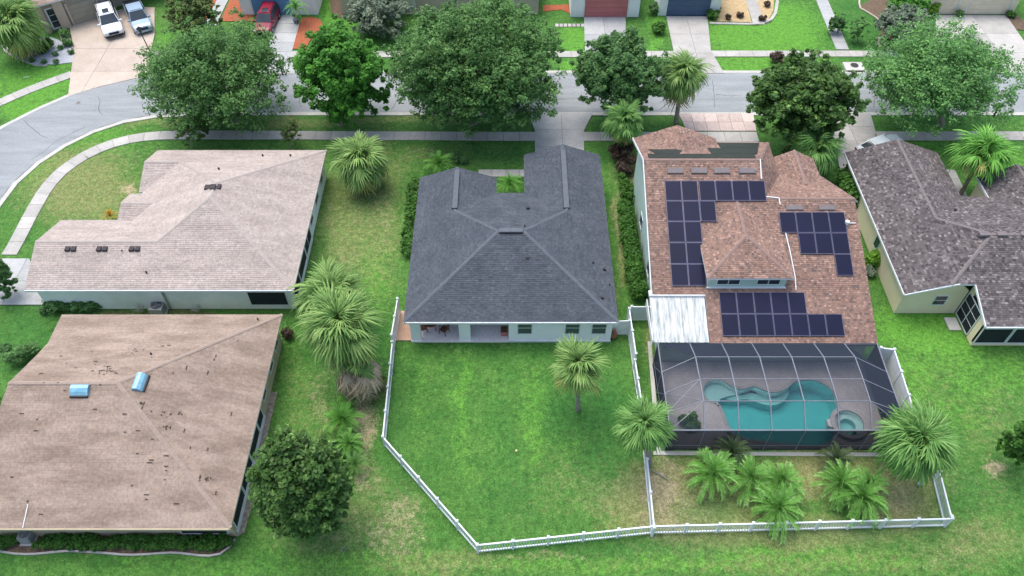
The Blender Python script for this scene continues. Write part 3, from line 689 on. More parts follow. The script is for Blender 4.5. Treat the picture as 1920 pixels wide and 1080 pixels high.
# garage door facing the street
mb=MB(); mb.box(1.9,6.9,53.62,53.66,0,2.2); mb.build('garage_door',M['trim'],hc)
def onroof(px,py,fn,size,m,parent,name='roof_vent',shape='box'):
    p=onplane(px,py,fn)
    mb=MB()
    if shape=='pipe': mb.tube([p+Vector((0,0,-.05)),p+Vector((0,0,size[2]))],size[0]/2,8)
    else: mb.box(p.x-size[0]/2,p.x+size[0]/2,p.y-size[1]/2,p.y+size[1]/2,p.z-.08,p.z+size[2])
    return mb.build(name,m,parent)
pS=lambda x,y:E_+SL*(y-ys); pE=lambda x,y:E_+SL*(x1-x); pN=lambda x,y:E_+SL*(yn-y)
onroof(989,483,pS,(.28,.28,.1),M['darkvent'],hc,shape='pipe',name='vent_pipe')
onroof(990,392,pN,(.28,.28,.25),M['darkvent'],hc,shape='pipe',name='vent_pipe')
onroof(984,425,pN,(.12,.12,.2),M['darkvent'],hc,shape='pipe',name='vent_pipe')
for px,py,s in ((1133,506,.25),(1129,559,.25),(1112,494,.12),(1143,535,.12)): onroof(px,py,pE,(s,s,.2),M['darkvent'],hc,shape='pipe',name='vent_pipe')
finish(hc,(0,44,0))

# ---- generic fn for hip / gable houses by explicit faces
# ---- house 1 (ivory roof)
S1=.37; h1=house('long pale house with an ivory shingle roof and dark lanai screens beside the curved road')
xe,xw,ysn,ynn=-16.42,-31.0,38.45,54.62
hw=(xe-xw)/2; zt=E_+S1*hw; J2=((xe+xw)/2,ysn+hw,zt); J1=((xe+xw)/2,ynn-hw,zt)
wn,wxn=45.84,-36.65; hh=(wn-ysn)/2; zw=E_+S1*hh; yw=(wn+ysn)/2; K=(xw+hh,yw,zw)   # SW wing ridge end on hip
# NW gable
g0,g1=49.2,ynn; gh=(g1-g0)/2; gz=E_+S1*gh; gy=(g0+g1)/2; Kg=(xw+gh,gy,gz); gx=-31.35
# porch gable
q0,q1=45.55,48.95; qh=(q1-q0)/2; qz=E_+S1*qh-.02; qy=(q0+q1)/2; Kq=(xw+qh,qy,qz); qx=-32.0
faces=[[(wxn,ysn,E_),(xe,ysn,E_),J2,K,(wxn,yw,zw)],
 [(xe,ysn,E_),(xe,ynn,E_),J1,J2],
 [(xe,ynn,E_),(gx,ynn,E_),(gx,gy,gz),Kg,J1],
 [(wxn,yw,zw),K,(xw,wn,E_),(wxn,wn,E_)],
 [K,J2,J1,Kg,(xw,g0,E_),(xw,wn,E_)],
 [(gx,gy,gz),(gx,g0,E_),(xw,g0,E_),Kg],
 [(qx,qy,qz+.02),Kq,(xw,q0,E_+.02),(qx,q0,E_+.02)],
 [(qx,qy,qz+.02),(qx,q1,E_+.02),(xw,q1,E_+.02),Kq]]
make_roof(h1,faces,'ivory',.16,.22,caps=[((xe,ysn,E_),J2),((xe,ynn,E_),J1),(J1,J2),(J1,Kg),(Kg,(gx,gy,gz)),(J2,K),(K,(wxn,yw,zw)),((qx,qy,qz),Kq)])
W=M['wall_h1']
wallq(h1,(-36.2,38.85),(-16.85,38.85),0,2.72,W)
wallq(h1,(-16.85,38.85),(-16.85,54.3),0,2.72,W)
wallq(h1,(-16.85,54.3),(-30.9,54.3),0,2.72,W)
wallq(h1,(-30.9,54.3),(-30.9,49.5),0,2.72,W,peak=(.5,gz-.15))
wallq(h1,(-30.7,49.5),(-30.7,45.5),0,2.72,W)
wallq(h1,(-30.9,45.5),(-36.2,45.5),0,2.72,W)
wallq(h1,(-36.2,45.5),(-36.2,38.85),0,2.72,W,peak=(.5,zw-.15))
for q_ in (45.7,48.5): mb=MB(); mb.box(-31.9,-31.6,q_,q_+.3,0,2.7); mb.build('column',W,h1)
mb=MB(); mb.box(wxn,xe,ysn-.1,ysn-.012,E_-.2,E_-.02); mb.build('gutter',M['trim'],h1)
mb=MB(); mb.box(qx,qx+1.6,q0-.16,q0-.012,E_-.16,E_+.0); mb.build('gutter',M['trim'],h1)
window(h1,(-20.2,38.85),(-17.35,38.85),.55,2.45,m='black',name='lanai_screen')
for ya,yb,mu in ((39.3,41.2,(1,1)),(41.4,43.9,(1,1)),(44.1,46.3,(2,1)),(49.4,50.6,(1,2)),(52.0,53.0,(1,2)),(46.9,47.9,(1,1))):
    window(h1,(-16.85,ya),(-16.85,yb),.45 if ya<46 else 1.0,2.62,m='black' if ya<46.5 else 'glass',mull=mu,name='lanai_screen' if ya<46.5 else 'window')
mb=MB(); mb.box(-16.848,-16.79,39.1,46.5,0,.36); mb.build('sill_wall',M['trim'],h1)
p1S=lambda x,y:E_+S1*(y-ysn)
for i,cx in enumerate((133,192,253)):
    for dx in (-5.5,5.5):
        onroof(cx+dx,467.5,p1S,(.36,.42,.14),M['darkvent'],h1,name='roof_vent')
p1W=lambda x,y:E_+S1*(x-xw); p1N=lambda x,y:E_+S1*(ynn-y)
for dx,dy in ((-6,0),(4,-1)):
    onroof(395+dx,352+dy,lambda x,y:E_+S1*(x-xw),(.4,.5,.12),M['darkvent'],h1,name='roof_vent')
    onroof(403+dx+4,352+dy,lambda x,y:min(zt,E_+S1*(xe-x)),(.3,.5,.12),M['darkvent'],h1,name='roof_vent')
for px,py in ((411,318),(493,293),(545,293)): onroof(px,py,p1N,(.16,.16,.2),M['darkvent'],h1,shape='pipe',name='vent_pipe')
onroof(275,512,p1S,(.14,.14,.2),M['darkvent'],h1,shape='pipe',name='vent_pipe'); onroof(229,471,p1S,(.1,.1,.15),M['darkvent'],h1,shape='pipe',name='vent_pipe')
mb=MB(); a=at(272,543,2.6);b=at(291,574,0); mb.bar((-26.65,38.78,2.6),(-26.65,38.78,.1),.16,.08); mb.build('downpipe',M['ac'],h1)
finish(h1,(-25,46,0))

# ---- bottom left house (tan)
S2=.405; h2=house('large house with a patchy tan shingle roof and two blue skylights in the lower left')
xe,ysn,ynn=-16.82,19.74,36.04; hw=(ynn-ysn)/2; zt=E_+S2*hw; J=(xe-hw,ysn+hw,zt)
pn=lambda x,y:E_+S2*(ynn-y)
kk=onplane(88,647,pn); rr=onplane(21,708,lambda x,y:zt); rr=Vector((rr.x,ysn+hw,zt))
faces=[[(xe,ysn,E_),J,tuple(rr),(-33.2,ysn,E_)],
 [(xe,ysn,E_),(xe,ynn,E_),J],
 [(xe,ynn,E_),(-32.95,ynn,E_),tuple(kk),tuple(rr),J]]
make_roof(h2,faces,'tan',.16,.34,caps=[((xe,ysn,E_),J),((xe,ynn,E_),J),(J,tuple(rr))])
W=M['wall_tan']
wallq(h2,(-32.8,20.42),(-17.32,20.42),0,2.68,W)
wallq(h2,(-17.32,20.42),(-17.32,35.6),0,2.68,W)
wallq(h2,(-17.32,35.6),(-32.4,35.6),0,2.68,W)
wallq(h2,(-32.3,35.6),(-32.3,20.42),0,2.68,W,peak=(.5,zt-.6))
mb=MB(); mb.box(-33.2,xe,ysn-.1,ysn-.012,E_-.2,E_-.02); mb.build('gutter',M['wall_tan'],h2)
window(h2,(-20.6,20.42),(-17.75,20.42),.5,2.4,m='black',name='lanai_screen')
for ya,yb in ((20.8,23.0),(23.2,25.3),(25.5,27.6),(27.8,28.9)):
    window(h2,(-17.32,ya),(-17.32,yb),.45,2.66,m='black',name='lanai_screen',mull=(1,1) if ya<27 else (1,2))
for ya in (29.7,32.1,34.0): window(h2,(-17.32,ya),(-17.32,ya+.9),1.0,2.2)
p2S=lambda x,y:E_+S2*(y-ysn); p2E=lambda x,y:E_+S2*(xe-x)
mb=MB(); mb.box(-17.318,-17.26,20.6,29.1,0,.36); mb.build('sill_wall',M['trim'],h2)
# two tubular blue skylights
def skylight(px,py,fn,rot):
    p=onplane(px,py,fn); mb=MB(); prof=[(-.34,-.02),(-.34,.14),(-.2,.26),(.02,.3),(.22,.24),(.34,.1),(.34,-.02)]
    L=.62 if rot else .56
    vs=[]
    for s in (-L,L):
        for u,z in prof:
            if rot: vs.append((p.x+u*.9,p.y+s,p.z+z- (-u)*0 - S2*u*.9))
            else: vs.append((p.x+s,p.y+u,p.z+z+S2*u))
    k=len(prof); mb.v=vs
    for i in range(k-1): mb.f.append((i,i+1,k+i+1,k+i)); mb.m.append(0); mb.t.append(.5)
    mb.f+= [tuple(range(k)),tuple(range(k,2*k))[::-1]]; mb.m+=[0,0]; mb.t+=[.5,.5]
    mb.build('skylight',M['sky'],h2,fix=True,smooth=False)
    mb=MB()
    if rot: mb.box(p.x+.32,p.x+.42,p.y-L,p.y+L,p.z-.25,p.z+.0)
    else: mb.box(p.x-L,p.x+L,p.y-.44,p.y-.33,p.z-.2,p.z+.0)
    mb.build('skylight_flashing',M['darkvent'],h2)
skylight(151,733,p2S,False); skylight(263,718,p2E,True)
# slipped dark shingles
stain=MB()
def slip(px,py,fn,n=1,alongy=False,spread=0):
    for k in range(n):
        p=onplane(px+random.uniform(-spread,spread),py+random.uniform(-spread*.35,spread*.35),fn)
        L=random.uniform(.1,.34)*(1 if n==1 else .5); w_=.06
        nx=(L,w_) if not alongy else (w_,L)
        def q(a,b): return (p.x+a,p.y+b,fn(p.x+a,p.y+b)+.05)
        stain.face([q(-nx[0]/2,-nx[1]/2),q(nx[0]/2,-nx[1]/2),q(nx[0]/2,nx[1]/2),q(-nx[0]/2,nx[1]/2)])
for px,py in ((41,776),(179,768),(234,777),(235,811),(259,808),(286,824),(258,851),(284,863),(281,868),(312,875),(312,883),(309,900),(248,911),(275,928),(275,937),(331,945),(77,965),(23,895),(67,808),(70,787),(312,855),(81,718),(108,718),(168,723),(188,722),(122,733)): slip(px,py,p2S)
for px,py in ((142,690),(172,660),(78,701),(190,695),(218,700),(305,649),(317,648),(180,678),(285,670),(115,668),(125,682)): slip(px,py,pn)
slip(195,693,pn,22,False,26); slip(250,660,pn,8,False,20)
for px,py in ((284,772),(346,808),(357,840),(390,843),(434,777),(375,895),(388,900),(405,925),(267,765),(405,668),(402,675),(446,640),(350,690),(390,700),(325,700)): slip(px,py,p2E,1,True)
slip(322,776,p2E,10,True,22); slip(315,802,p2E,8,True,8); slip(388,898,p2E,8,True,14); slip(268,757,p2E,6,True,5)
stain.build('slipped_shingle',M['wood'] if False else mat('slipped',(.07,.05,.04)),h2,kind='stuff')
for px,py,fn in ((284,665,pn),(484,600,pn)): onroof(px,py,fn,(.12,.12,.2),M['darkvent'],h2,shape='pipe',name='vent_pipe')
onroof(52,940,p2S,(.12,.12,.14),M['vent'],h2,shape='pipe',name='vent_pipe')
mb=MB(); a=onplane(53,946,p2S); mb.bar(a+Vector((0,0,.04)),(a.x-.05,ysn,E_+.04),.05,.02); mb.build('drain_strip',M['trim'],h2)
finish(h2,(-25,28,0))

# ---- solar house
S3=.385; h3=house('two storey green house with brown shingles and many dark solar panels behind the pool cage')
y0,zr_=33.45,8.08; xL0,xL1=10.2,19.15; yr=47.15
fS=lambda x,y:2.8+S3*(y-33.45)
zrr=fS(0,yr)
yr2=44.05; zr2=fS(0,yr2); xR=26.0
# dormer
da,db=13.95,20.15   # eave x of the dormer
dz=5.58; dyf=37.12
apx=onplane(1402,441,lambda x,y:7.0); 
dm=(da+db)/2; dh=(db-da)/2; dzr=dz+.40*dh
AP=(dm,dyf+dh,dzr)
yb_ridge=33.45+(dzr-2.8)/S3; yb_e=33.45+(dz-2.8)/S3
faces=[[(10.2,36.85,fS(0,36.85)),(14.05,36.85,fS(0,36.85)),(14.05,y0,2.8),(xR,y0,2.8),(xR,yr2,zr2),(xL1+.1,yr2,zr2),(xL1+.1,yr,zrr),(10.2,yr,zrr)]]
# north side of main ridge
zN=5.6; yN=52.3; mx_=13.7; wz=6.95
slN=(zrr-zN)/(yN-yr)
xn0,xn1=10.25,20.4
pk=zN+.40*(17.15-10.25)/2
yk=yN-(pk-zN)/slN
PR=(19.2,yr,zrr); CN=(21.5,yN,zN-.05); DS=(21.5,48.2,5.55); FS=(19.2,yr2,zr2)
faces+=[[(10.2,yr,zrr),PR,CN,(17.15,yN,zN),(mx_,yk,pk),(xn0,yN,zN)],
        [(xn0,yN,zN),(mx_,yk,pk),(mx_,yN+.5,pk),(xn0,yN+.5,zN)],
        [(17.15,yN,zN),(17.15,yN+.5,zN),(mx_,yN+.5,pk),(mx_,yk,pk)],
        [PR,CN,DS],[PR,DS,FS],
        [FS,(xR,yr2,zr2),(25.05,48.6,5.15),DS],
        [(xR,yr2,zr2),(xR+.35,yr2,zr2-.3),(25.4,48.5,4.9),(25.05,48.6,5.15)],
        [(21.4,50.65,5.25),(21.5,48.0,5.25),(23.2,46.35,6.02),(23.2,50.75,6.02)],
        [(24.95,50.65,5.2),(23.2,50.75,6.02),(23.2,46.35,6.02),(25.0,48.4,5.2)]]
# dormer
faces+=[[(da,dyf,dz),(db,dyf,dz),AP],
        [(da,dyf,dz),AP,(dm,yb_ridge,dzr),(da,yb_e,dz)],
        [(db,dyf,dz),(db,yb_e,dz),(dm,yb_ridge,dzr),AP]]
make_roof(h3,faces,'brown',.15,.17,caps=[((10.2,yr,zrr),(xL1+.1,yr,zrr)),((xL1,yr2,zr2),(xR,yr2,zr2)),((da,dyf,dz),AP),((db,dyf,dz),AP),(AP,(dm,yb_ridge,dzr)),((23.2,50.75,6.02),(23.2,46.6,6.02)),(PR,CN)])
W=M['wall_green']
wallq(h3,(10.75,52.0),(10.75,34.2),0,((zN-.25),2.95),W,peak=((52.0-yr)/(52-34.2),zrr-.25))
wallq(h3,(10.75,52.6),(10.75,52.0),0,(zN-.1,zN-.1),W)
wallq(h3,(10.8,33.8),(25.6,33.8),0,2.8,W)
wallq(h3,(25.6,33.8),(25.6,48.1),0,(2.8,4.9),W,peak=((yr2-33.8)/14.3,zr2-.25))
wallq(h3,(16.7,52.6),(10.75,52.6),0,zN-.15,W,peak=(.5,pk-.2))
wallq(h3,(21.2,52.2),(16.7,52.2),0,zN-.2,W)
wallq(h3,(24.7,50.3),(21.6,50.3),0,5.1,W,peak=(.5,5.8)); wallq(h3,(24.7,48.2),(24.7,50.3),0,5.0,W); wallq(h3,(25.6,48.1),(24.7,48.2),0,4.8,W); wallq(h3,(21.3,50.3),(21.3,52.2),0,5.3,W)
# dormer face
wallq(h3,(14.2,dyf+.3),(19.85,dyf+.3),fS(0,dyf+.3)-.2,dz-.1,W)
wallq(h3,(14.2,yb_e),(14.2,dyf+.3),fS(0,dyf)-.1,dz-.1,W); wallq(h3,(19.85,dyf+.3),(19.85,yb_e),fS(0,dyf)-.1,dz-.1,W)
zb_=fS(0,dyf+.3)
for xa in (14.85,17.75):
    window(h3,(xa,dyf+.3),(xa+1.6,dyf+.3),zb_+.32,dz-.3,mull=(2,1),fw=.05)
mb=MB(); mb.box(14.15,19.9,dyf+.16,dyf+.295,zb_-.1,zb_+.03); mb.build('sill',M['trim'],h3)
mb=MB(); mb.bar((10.12,yr,zrr-.02),(10.12,36.85,fS(0,36.85)-.02),.06,.2); mb.bar((10.12,yr,zrr-.02),(10.17,yN+.5,zN-.02),.06,.2); mb.build('rake_board',M['trim'],h3)
mb=MB(); mb.box(14.05,xR,y0-.1,y0-.012,2.6,2.78); mb.build('gutter',M['cage'],h3)
for ya in (41.5,46.8): window(h3,(10.75,ya+.5),(10.75,ya-.5),1.2,2.3)
# white metal patio roof
mt=lambda y:2.95+.30*(y-33.5)
k=9
for i in range(k):
    xa=10.0+i*4.0/k; xb=10.0+(i+1)*4.0/k-.015; mb=MB(); ya,yb=33.42,36.75
    prof=[(0,0),(.1,0),(.14,.07),(.24,.07),(.28,0),(1,0)]
    w_=xb-xa; pr=[(xa+u*w_,z) for u,z in prof]
    for j in range(len(pr)-1):
        mb.face([(pr[j][0],ya,mt(ya)+pr[j][1]),(pr[j+1][0],ya,mt(ya)+pr[j+1][1]),(pr[j+1][0],yb,mt(yb)+pr[j+1][1]),(pr[j][0],yb,mt(yb)+pr[j][1])])
        mb.face([(pr[j][0],ya,mt(ya)+pr[j][1]),(pr[j+1][0],ya,mt(ya)+pr[j+1][1]),(pr[j+1][0],ya,mt(ya)-.05),(pr[j][0],ya,mt(ya)-.05)])
    mb.build('metal_panel',M['metal_white'],h3)
mb=MB(); mb.box(9.95,14.03,36.76,37.25,3.93,4.12); mb.build('roof_flashing',M['trim'],h3)
mb=MB(); mb.box(9.93,9.99,33.4,37.2,2.6,3.2); mb.build('fascia',M['trim'],h3)
# attic vents
def rv(px,py,sz,m,name='roof_vent'):
    p=onplane(px,py,fS); mb=MB(); a,b,c=sz
    q=[(p.x-a/2,p.y-b/2),(p.x+a/2,p.y-b/2),(p.x+a/2,p.y+b/2),(p.x-a/2,p.y+b/2)]
    mb.v=[(x,y,fS(x,y)-.02) for x,y in q]+[(x,y,fS(x,y)+c) for x,y in q]
    mb.f=[(4,5,6,7),(0,1,5,4),(1,2,6,5),(2,3,7,6),(3,0,4,7)]; mb.m=[0]*5; mb.t=[.5]*5
    mb.build(name,m,h3)
for px in (1266,1310,1353,1400): rv(px,322,(1.2,.42,.16),M['vent'])
for px in (1489,1550): rv(px,391,(1.25,.35,.14),M['vent'])
# conduits
def cond(pts,wd=.07,m='trim'):
    mb=MB(); q=[onplane(a,b,fS)+Vector((0,0,.09)) for a,b in pts]
    for a,b in zip(q,q[1:]): mb.bar(a,b,wd,.05)
    mb.build('conduit',M[m],h3)
cond([(1425,300),(1427,337)]); cond([(1434,370),(1460,373),(1462,385)]); cond([(1472,437),(1480,470),(1490,520),(1492,545)]); cond([(1586,420),(1604,420)],.06)
mb=MB(); p=onplane(1587,420,fS); mb.tube([p,p+Vector((0,0,.3))],.16,10); mb.build('junction_dome',M['trim'],h3)
# solar arrays: each array is mounted separately -> thing of its own
def panel_mesh(name,x0,x1,y0_,y1_):
    pass
def array(label,x0,ytop,pw,ph,cells):
    p0=Vector((x0,ytop,fS(0,ytop)))
    root=empty('solar_array',p0,label=label,cat='solar panels',group='solar arrays on the brown roof')
    ca=math.cos(math.atan(S3)); dy=ph*ca; dz_=ph*math.sin(math.atan(S3))
    th=.16
    for (cx,cy) in cells:
        g_=.035
        f=MB(); xa,xb=cx*pw+g_/2,(cx+1)*pw-g_/2; sa,sb=-(cy*ph)-g_/2,-(cy+1)*ph+g_/2
        def P(x,s,h): return (x, s*ca - h*math.sin(math.atan(S3)), s*math.sin(math.atan(S3))+h*ca)
        q=[(xa,sb),(xb,sb),(xb,sa),(xa,sa)]
        v=[P(x,s,.09) for x,s in q]+[P(x,s,.145) for x,s in q]
        inn=.03; qi=[(xa+inn,sb+inn),(xb-inn,sb+inn),(xb-inn,sa-inn),(xa+inn,sa-inn)]
        v+=[P(x,s,.145) for x,s in qi]+[P(x,s,.137) for x,s in qi]
        f.v=v
        for i in range(4):
            j=(i+1)%4; f.f+=[(i,j,4+j,4+i),(4+i,4+j,8+j,8+i),(8+i,8+j,12+j,12+i)]; f.m+=[0,0,0]; f.t+=[.5]*3
        f.f+=[(12,13,14,15),(3,2,1,0)]; f.m+=[1,0]; f.t+=[.5,.5]
        f.build('solar_panel',[M['pvf'],M['pv']],root)
    rails=MB()
    rows=sorted(set(c[1] for c in cells))
    for r in rows:
        cs=[c[0] for c in cells if c[1]==r]
        for o_ in (.25,.75):
            s=-(r+o_)*ph
            rails.bar(P(min(cs)*pw,s,.06),P((max(cs)+1)*pw,s,.06),.05,.05)
    rails.build('mounting_rail',M['cage'],root)
    return root
pw=1.262; ph=1.72
array('solar array of ten dark panels two columns wide down the left of the brown roof',11.62,45.4,1.262,1.705,[(0,0),(1,0)]+[(i,j) for j in range(1,5) for i in (0,1)])
array('solar array with four panels in a row and one below right of the tall array',14.22,45.4,1.262,1.705,[(0,0),(1,0),(2,0),(3,0)])
array('single solar panel tucked under the row of four beside the tall array',14.15,45.4-1.59,1.20,1.705,[(0,0)])
array('stepped solar array of eight panels on the right side of the brown roof',20.05,42.95,1.235,1.705,[(0,0),(1,0),(2,0),(3,0),(1,1),(2,1),(3,1),(3,2)])
array('solar array of twelve panels in two rows below the dormer',14.98,37.0,1.245,1.66,[(i,0) for i in range(5)]+[(i,1) for i in range(7)])
# black pool heater mats on the north slope
fN=lambda x,y:zrr-slN*(y-yr)
for k,(xa,xb,ya,yb) in enumerate(((10.6,18.9,47.35,48.6),(15.8,19.4,48.63,50.3),(17.0,20.0,50.33,51.9),(11.4,13.2,48.63,49.9))):
    mb=MB(); sh=0.25 if k<1 else .6
    q=[(xa,ya),(xb,ya),(xb+sh,yb),(xa+(.1 if k!=3 else -.4),yb)]
    mb.slab([(x,y,fN(x,y)+.07) for x,y in q],.05)
    mb.build('heater_mat',M['black_mat'],h3)
finish(h3,(18,43,0))

# ---- right house
S4=.37; h4=house('cream stucco house with mottled charcoal brown roof at the right edge')
xw,ysw,yln,yN4=29.37,38.0,34.95,54.3
w6=6.84; AP4=(xw+w6,41.8,E_+S4*w6)
nx1=37.5; nxr=(xw+nx1)/2; nh=(nx1-xw)/2; nz=E_+S4*nh
Q=(nxr,41.8+(AP4[0]-nxr),nz); VN=(nx1,48.64,E_); XE=47.0
cut=(xw+ (ysw-yln), ysw, E_+S4*(ysw-yln))      # where hip passes the gable cut
lx=34.3
s_at=lambda y:E_+S4*(y-yln)
pL=(lx,yln+ (lx-xw) ,0)
faces=[[(xw,ysw,E_),cut,AP4,Q,(nxr,yN4,nz),(xw,yN4,E_)],
 [cut,(lx-.1,ysw,s_at(ysw)),(lx,yln,E_),(XE,yln,E_),(XE,41.8,AP4[2]),AP4],
 [(nxr,yN4,nz),Q,VN,(nx1,yN4,E_)],
 [Q,AP4,(XE,41.8,AP4[2]),(XE,48.64,E_),VN]]
# small NE gable wing
ga,gb=39.75,45.8; gr=(ga+gb)/2; gz4=E_+.06+S4*(gb-ga)/2
faces+=[[(ga,51.0,E_+.06),(ga,47.4,E_+.06),(ga,47.3,E_+.1),(gr,48.64-(gb-ga)/2-.0,gz4),(gr,51.4,gz4)],
        [(gr,51.4,gz4),(gr,45.6,gz4),(gb,48.6,E_+.06),(gb,51.0,E_+.06)]]
make_roof(h4,faces,'charcoal',.17,.2,caps=[(cut,AP4),(AP4,Q),(Q,(nxr,yN4,nz)),(AP4,(XE,41.8,AP4[2])),((gr,51.4,gz4),(gr,46,gz4))])
W=M['wall_cream']
wallq(h4,(29.72,53.9),(29.72,38.42),0,2.7,W)
wallq(h4,(29.72,38.42),(34.4,38.42),0,(2.7,2.7),W,peak=(.68,4.0))
wallq(h4,(34.5,38.42),(34.5,37.9),0,3.4,W)
wallq(h4,(34.5,37.9),(34.5,36.3),0,.35,W)
wallq(h4,(34.5,36.1),(34.5,35.3),0,2.7,W)
wallq(h4,(34.5,35.3),(46.8,35.3),0,.35,W)
wallq(h4,(37.2,53.9),(29.72,53.9),0,2.7,W,peak=(.5,nz-.2))
wallq(h4,(37.2,48.4),(37.2,53.9),0,2.7,W)
wallq(h4,(46.8,48.3),(37.2,48.3),0,2.7,W); wallq(h4,(46.8,35.3),(46.8,48.3),0,2.7,W)
wallq(h4,(40.1,51.0),(40.1,48.4),0,2.7,W); wallq(h4,(45.5,51.0),(40.1,51.0),0,2.7,W,peak=(.5,gz4-.2))
mb=MB(); mb.bar((xw-.03,ysw,E_-.08),(xw-.03,yN4,E_-.08),.07,.18); mb.bar((xw,ysw-.05,E_-.08),(lx-1.3,ysw-.05,E_+S4*3.3-.06),.06,.14); mb.build('fascia',M['trim'],h4); mb=MB(); mb.bar((lx-.04,yln,E_-.08),(lx-.12,ysw,s_at(ysw)-.08),.07,.18); mb.build('fascia',M['trim'],h4); mb=MB(); mb.bar((ga-.03,51.0,E_),(ga-.03,47.3,E_),.07,.18); mb.build('fascia',M['trim'],h4)
mb=MB(); mb.box(lx,XE,yln-.1,yln-.012,E_-.2,E_-.03); mb.build('gutter',M['trim'],h4)
window(h4,(32.2,38.42),(33.1,38.42),1.1,2.1,mull=(1,2))
for a in (34.6,37.0,39.4): window(h4,(a,35.3),(a+2.2,35.3),.4,2.6,m='black',name='lanai_screen')
window(h4,(34.5,38.3),(34.5,36.2),.2,2.6,m='black',name='lanai_screen',mull=(2,3))
mb=MB(); mb.box(34.5,46.8,35.31,35.5,.35,2.7,0); mb.build('wall',M['black'],h4)
mb=MB(); mb.box(34.52,34.6,36.1,38.3,.3,2.7,0); mb.build('wall',M['black'],h4)
window(h4,(29.72,44.9),(29.72,44.1),1.0,2.2)
mb=MB(); mb.box(33.4,34.3,36.7,37.9,0,.12); mb.build('door_step',M['curb'],h4)
f4S=lambda x,y:E_+S4*(y-yln); f4N=lambda x,y:E_+S4*(48.64-y)
for px in (1845,1878,1922): onroof(px,440,f4S,(.75,.4,.14),M['vent'],h4)
for px,py in ((1762,393),(1790,395)): onroof(px,py,f4N,(.2,.2,.2),M['darkvent'],h4,shape='pipe',name='vent_pipe')
finish(h4,(38,43,0))

# ---- street side houses across the road
def far_house(label,xa,xb,y,m,doors,h=2.9,depth_=11,style='tan',door_m='door_cream',extra=()):
    r=empty('house',(0,0,0),label=label,cat='house',group='houses around the street')
    wallq(r,(xa,y),(xb,y),0,h,M[m]); wallq(r,(xb,y),(xb,y+depth_),0,h,M[m]); wallq(r,(xb,y+depth_),(xa,y+depth_),0,h,M[m]); wallq(r,(xa,y+depth_),(xa,y),0,h,M[m])
    for (a,b) in doors:
        root=MB(); root.box(a,b,y-.02,y-.003,0,2.45); dr=root.build('garage_door',M[door_m],r)
        for j in range(4):
            s=MB(); s.box(a+.03,b-.03,y-.045,y-.022,.03+j*.6,.6+j*.6-.02); s.build('door_panel',M[door_m],dr)
        
        for q_ in ((a-.15,a-.003,0,2.62),(b+.003,b+.15,0,2.62),(a-.002,b+.002,2.46,2.62)):
            t=MB(); t.box(q_[0],q_[1],y-.06,y-.003,q_[2],q_[3]); t.build('door_trim',M['trim'],r)
    e=.4; hw=min((xb-xa),depth_)/2+e; z0=h+.08; zt_=z0+.37*hw
    A=(xa-e,y-e,z0);B=(xb+e,y-e,z0);Cc=(xb+e,y+depth_+e,z0);D=(xa-e,y+depth_+e,z0)
    if xb-xa>depth_:
        r1=(xa-e+hw,y-e+hw,zt_);r2=(xb+e-hw,y-e+hw,zt_); fs=[[A,B,r2,r1],[B,Cc,r2],[Cc,D,r1,r2],[D,A,r1]]
    else:
        r1=((xa+xb)/2,y-e+hw,zt_);r2=((xa+xb)/2,y+depth_+e-hw,zt_); fs=[[A,B,r1],[B,Cc,r2,r1],[Cc,D,r2],[D,A,r1,r2]]
    make_roof(r,fs,style,.5,.8)
    finish(r,((xa+xb)/2,y+depth_/2,0)); return r
far_house('house with a blue garage door and pale walls across the road',-30.6,-22.0,81.8,'wall_white',[(-29.2,-24.9)],door_m='door_blue',style='ivory')
far_house('beige house hidden behind the large oak across the road',-19.3,3.0,81.9,'wall_beige',[(-16,-11)],style='tan')
far_house('house with a dusty red garage door across the road',6.6,14.3,81.3,'wall_white',[(8.15,12.95)],door_m='door_red',style='tan')
far_house('house with a navy garage door across the road',16.5,23.4,81.6,'wall_h1',[(17.45,22.25)],door_m='door_navy',style='slate')
far_house('cream house with two pale garage doors in the upper right',46.8,56.9,81.9,'wall_cream',[(47.0,50.2),(51.4,56.1)],style='tan')
# taupe house top left (turned towards the bend)
hA=empty('house',(0,0,0),label='taupe house with two garage doors and a white framed window at the upper left',cat='house',group='houses around the street')
a0=at(130,50); a1=at(183,34); a2=at(245,12); a3=at(95,58); a4=at(52,-6); a5=at(330,-20)
W=M['wall_taupe']
def w2(a,b,m=W,h=3.3): wallq(hA,(a.x,a.y),(b.x,b.y),0,h,m)
dirA=(a1-a0).normalized(); perp=Vector((-dirA.y,dirA.x,0))
sL=(at(88,63)-a0).dot(dirA)
L0=a0+dirA*sL
w2(L0,a0+dirA*4.6); w2(a0+dirA*4.6,a0+dirA*4.6+perp*1.2); w2(a0+dirA*4.6+perp*1.2,a0+dirA*12+perp*1.2); w2(L0+perp*9,L0)
for s_0,s_1 in ((sL-.05,sL+.55),(-.75,.25)):
    mb=MB(); q=[a0+dirA*s_0-perp*.28,a0+dirA*s_1-perp*.28,a0+dirA*s_1-perp*.004,a0+dirA*s_0-perp*.004]; mb.prism([tuple(v)[:2] for v in q],0,3.3); mb.build('pillar',M['wall_beige'],hA)
wa=a0+dirA*(sL+.95); wb=a0+dirA*(sL+1.95)
window(hA,tuple(wa.xy),tuple(wb.xy),.35,2.5,mull=(1,3),fw=.14)
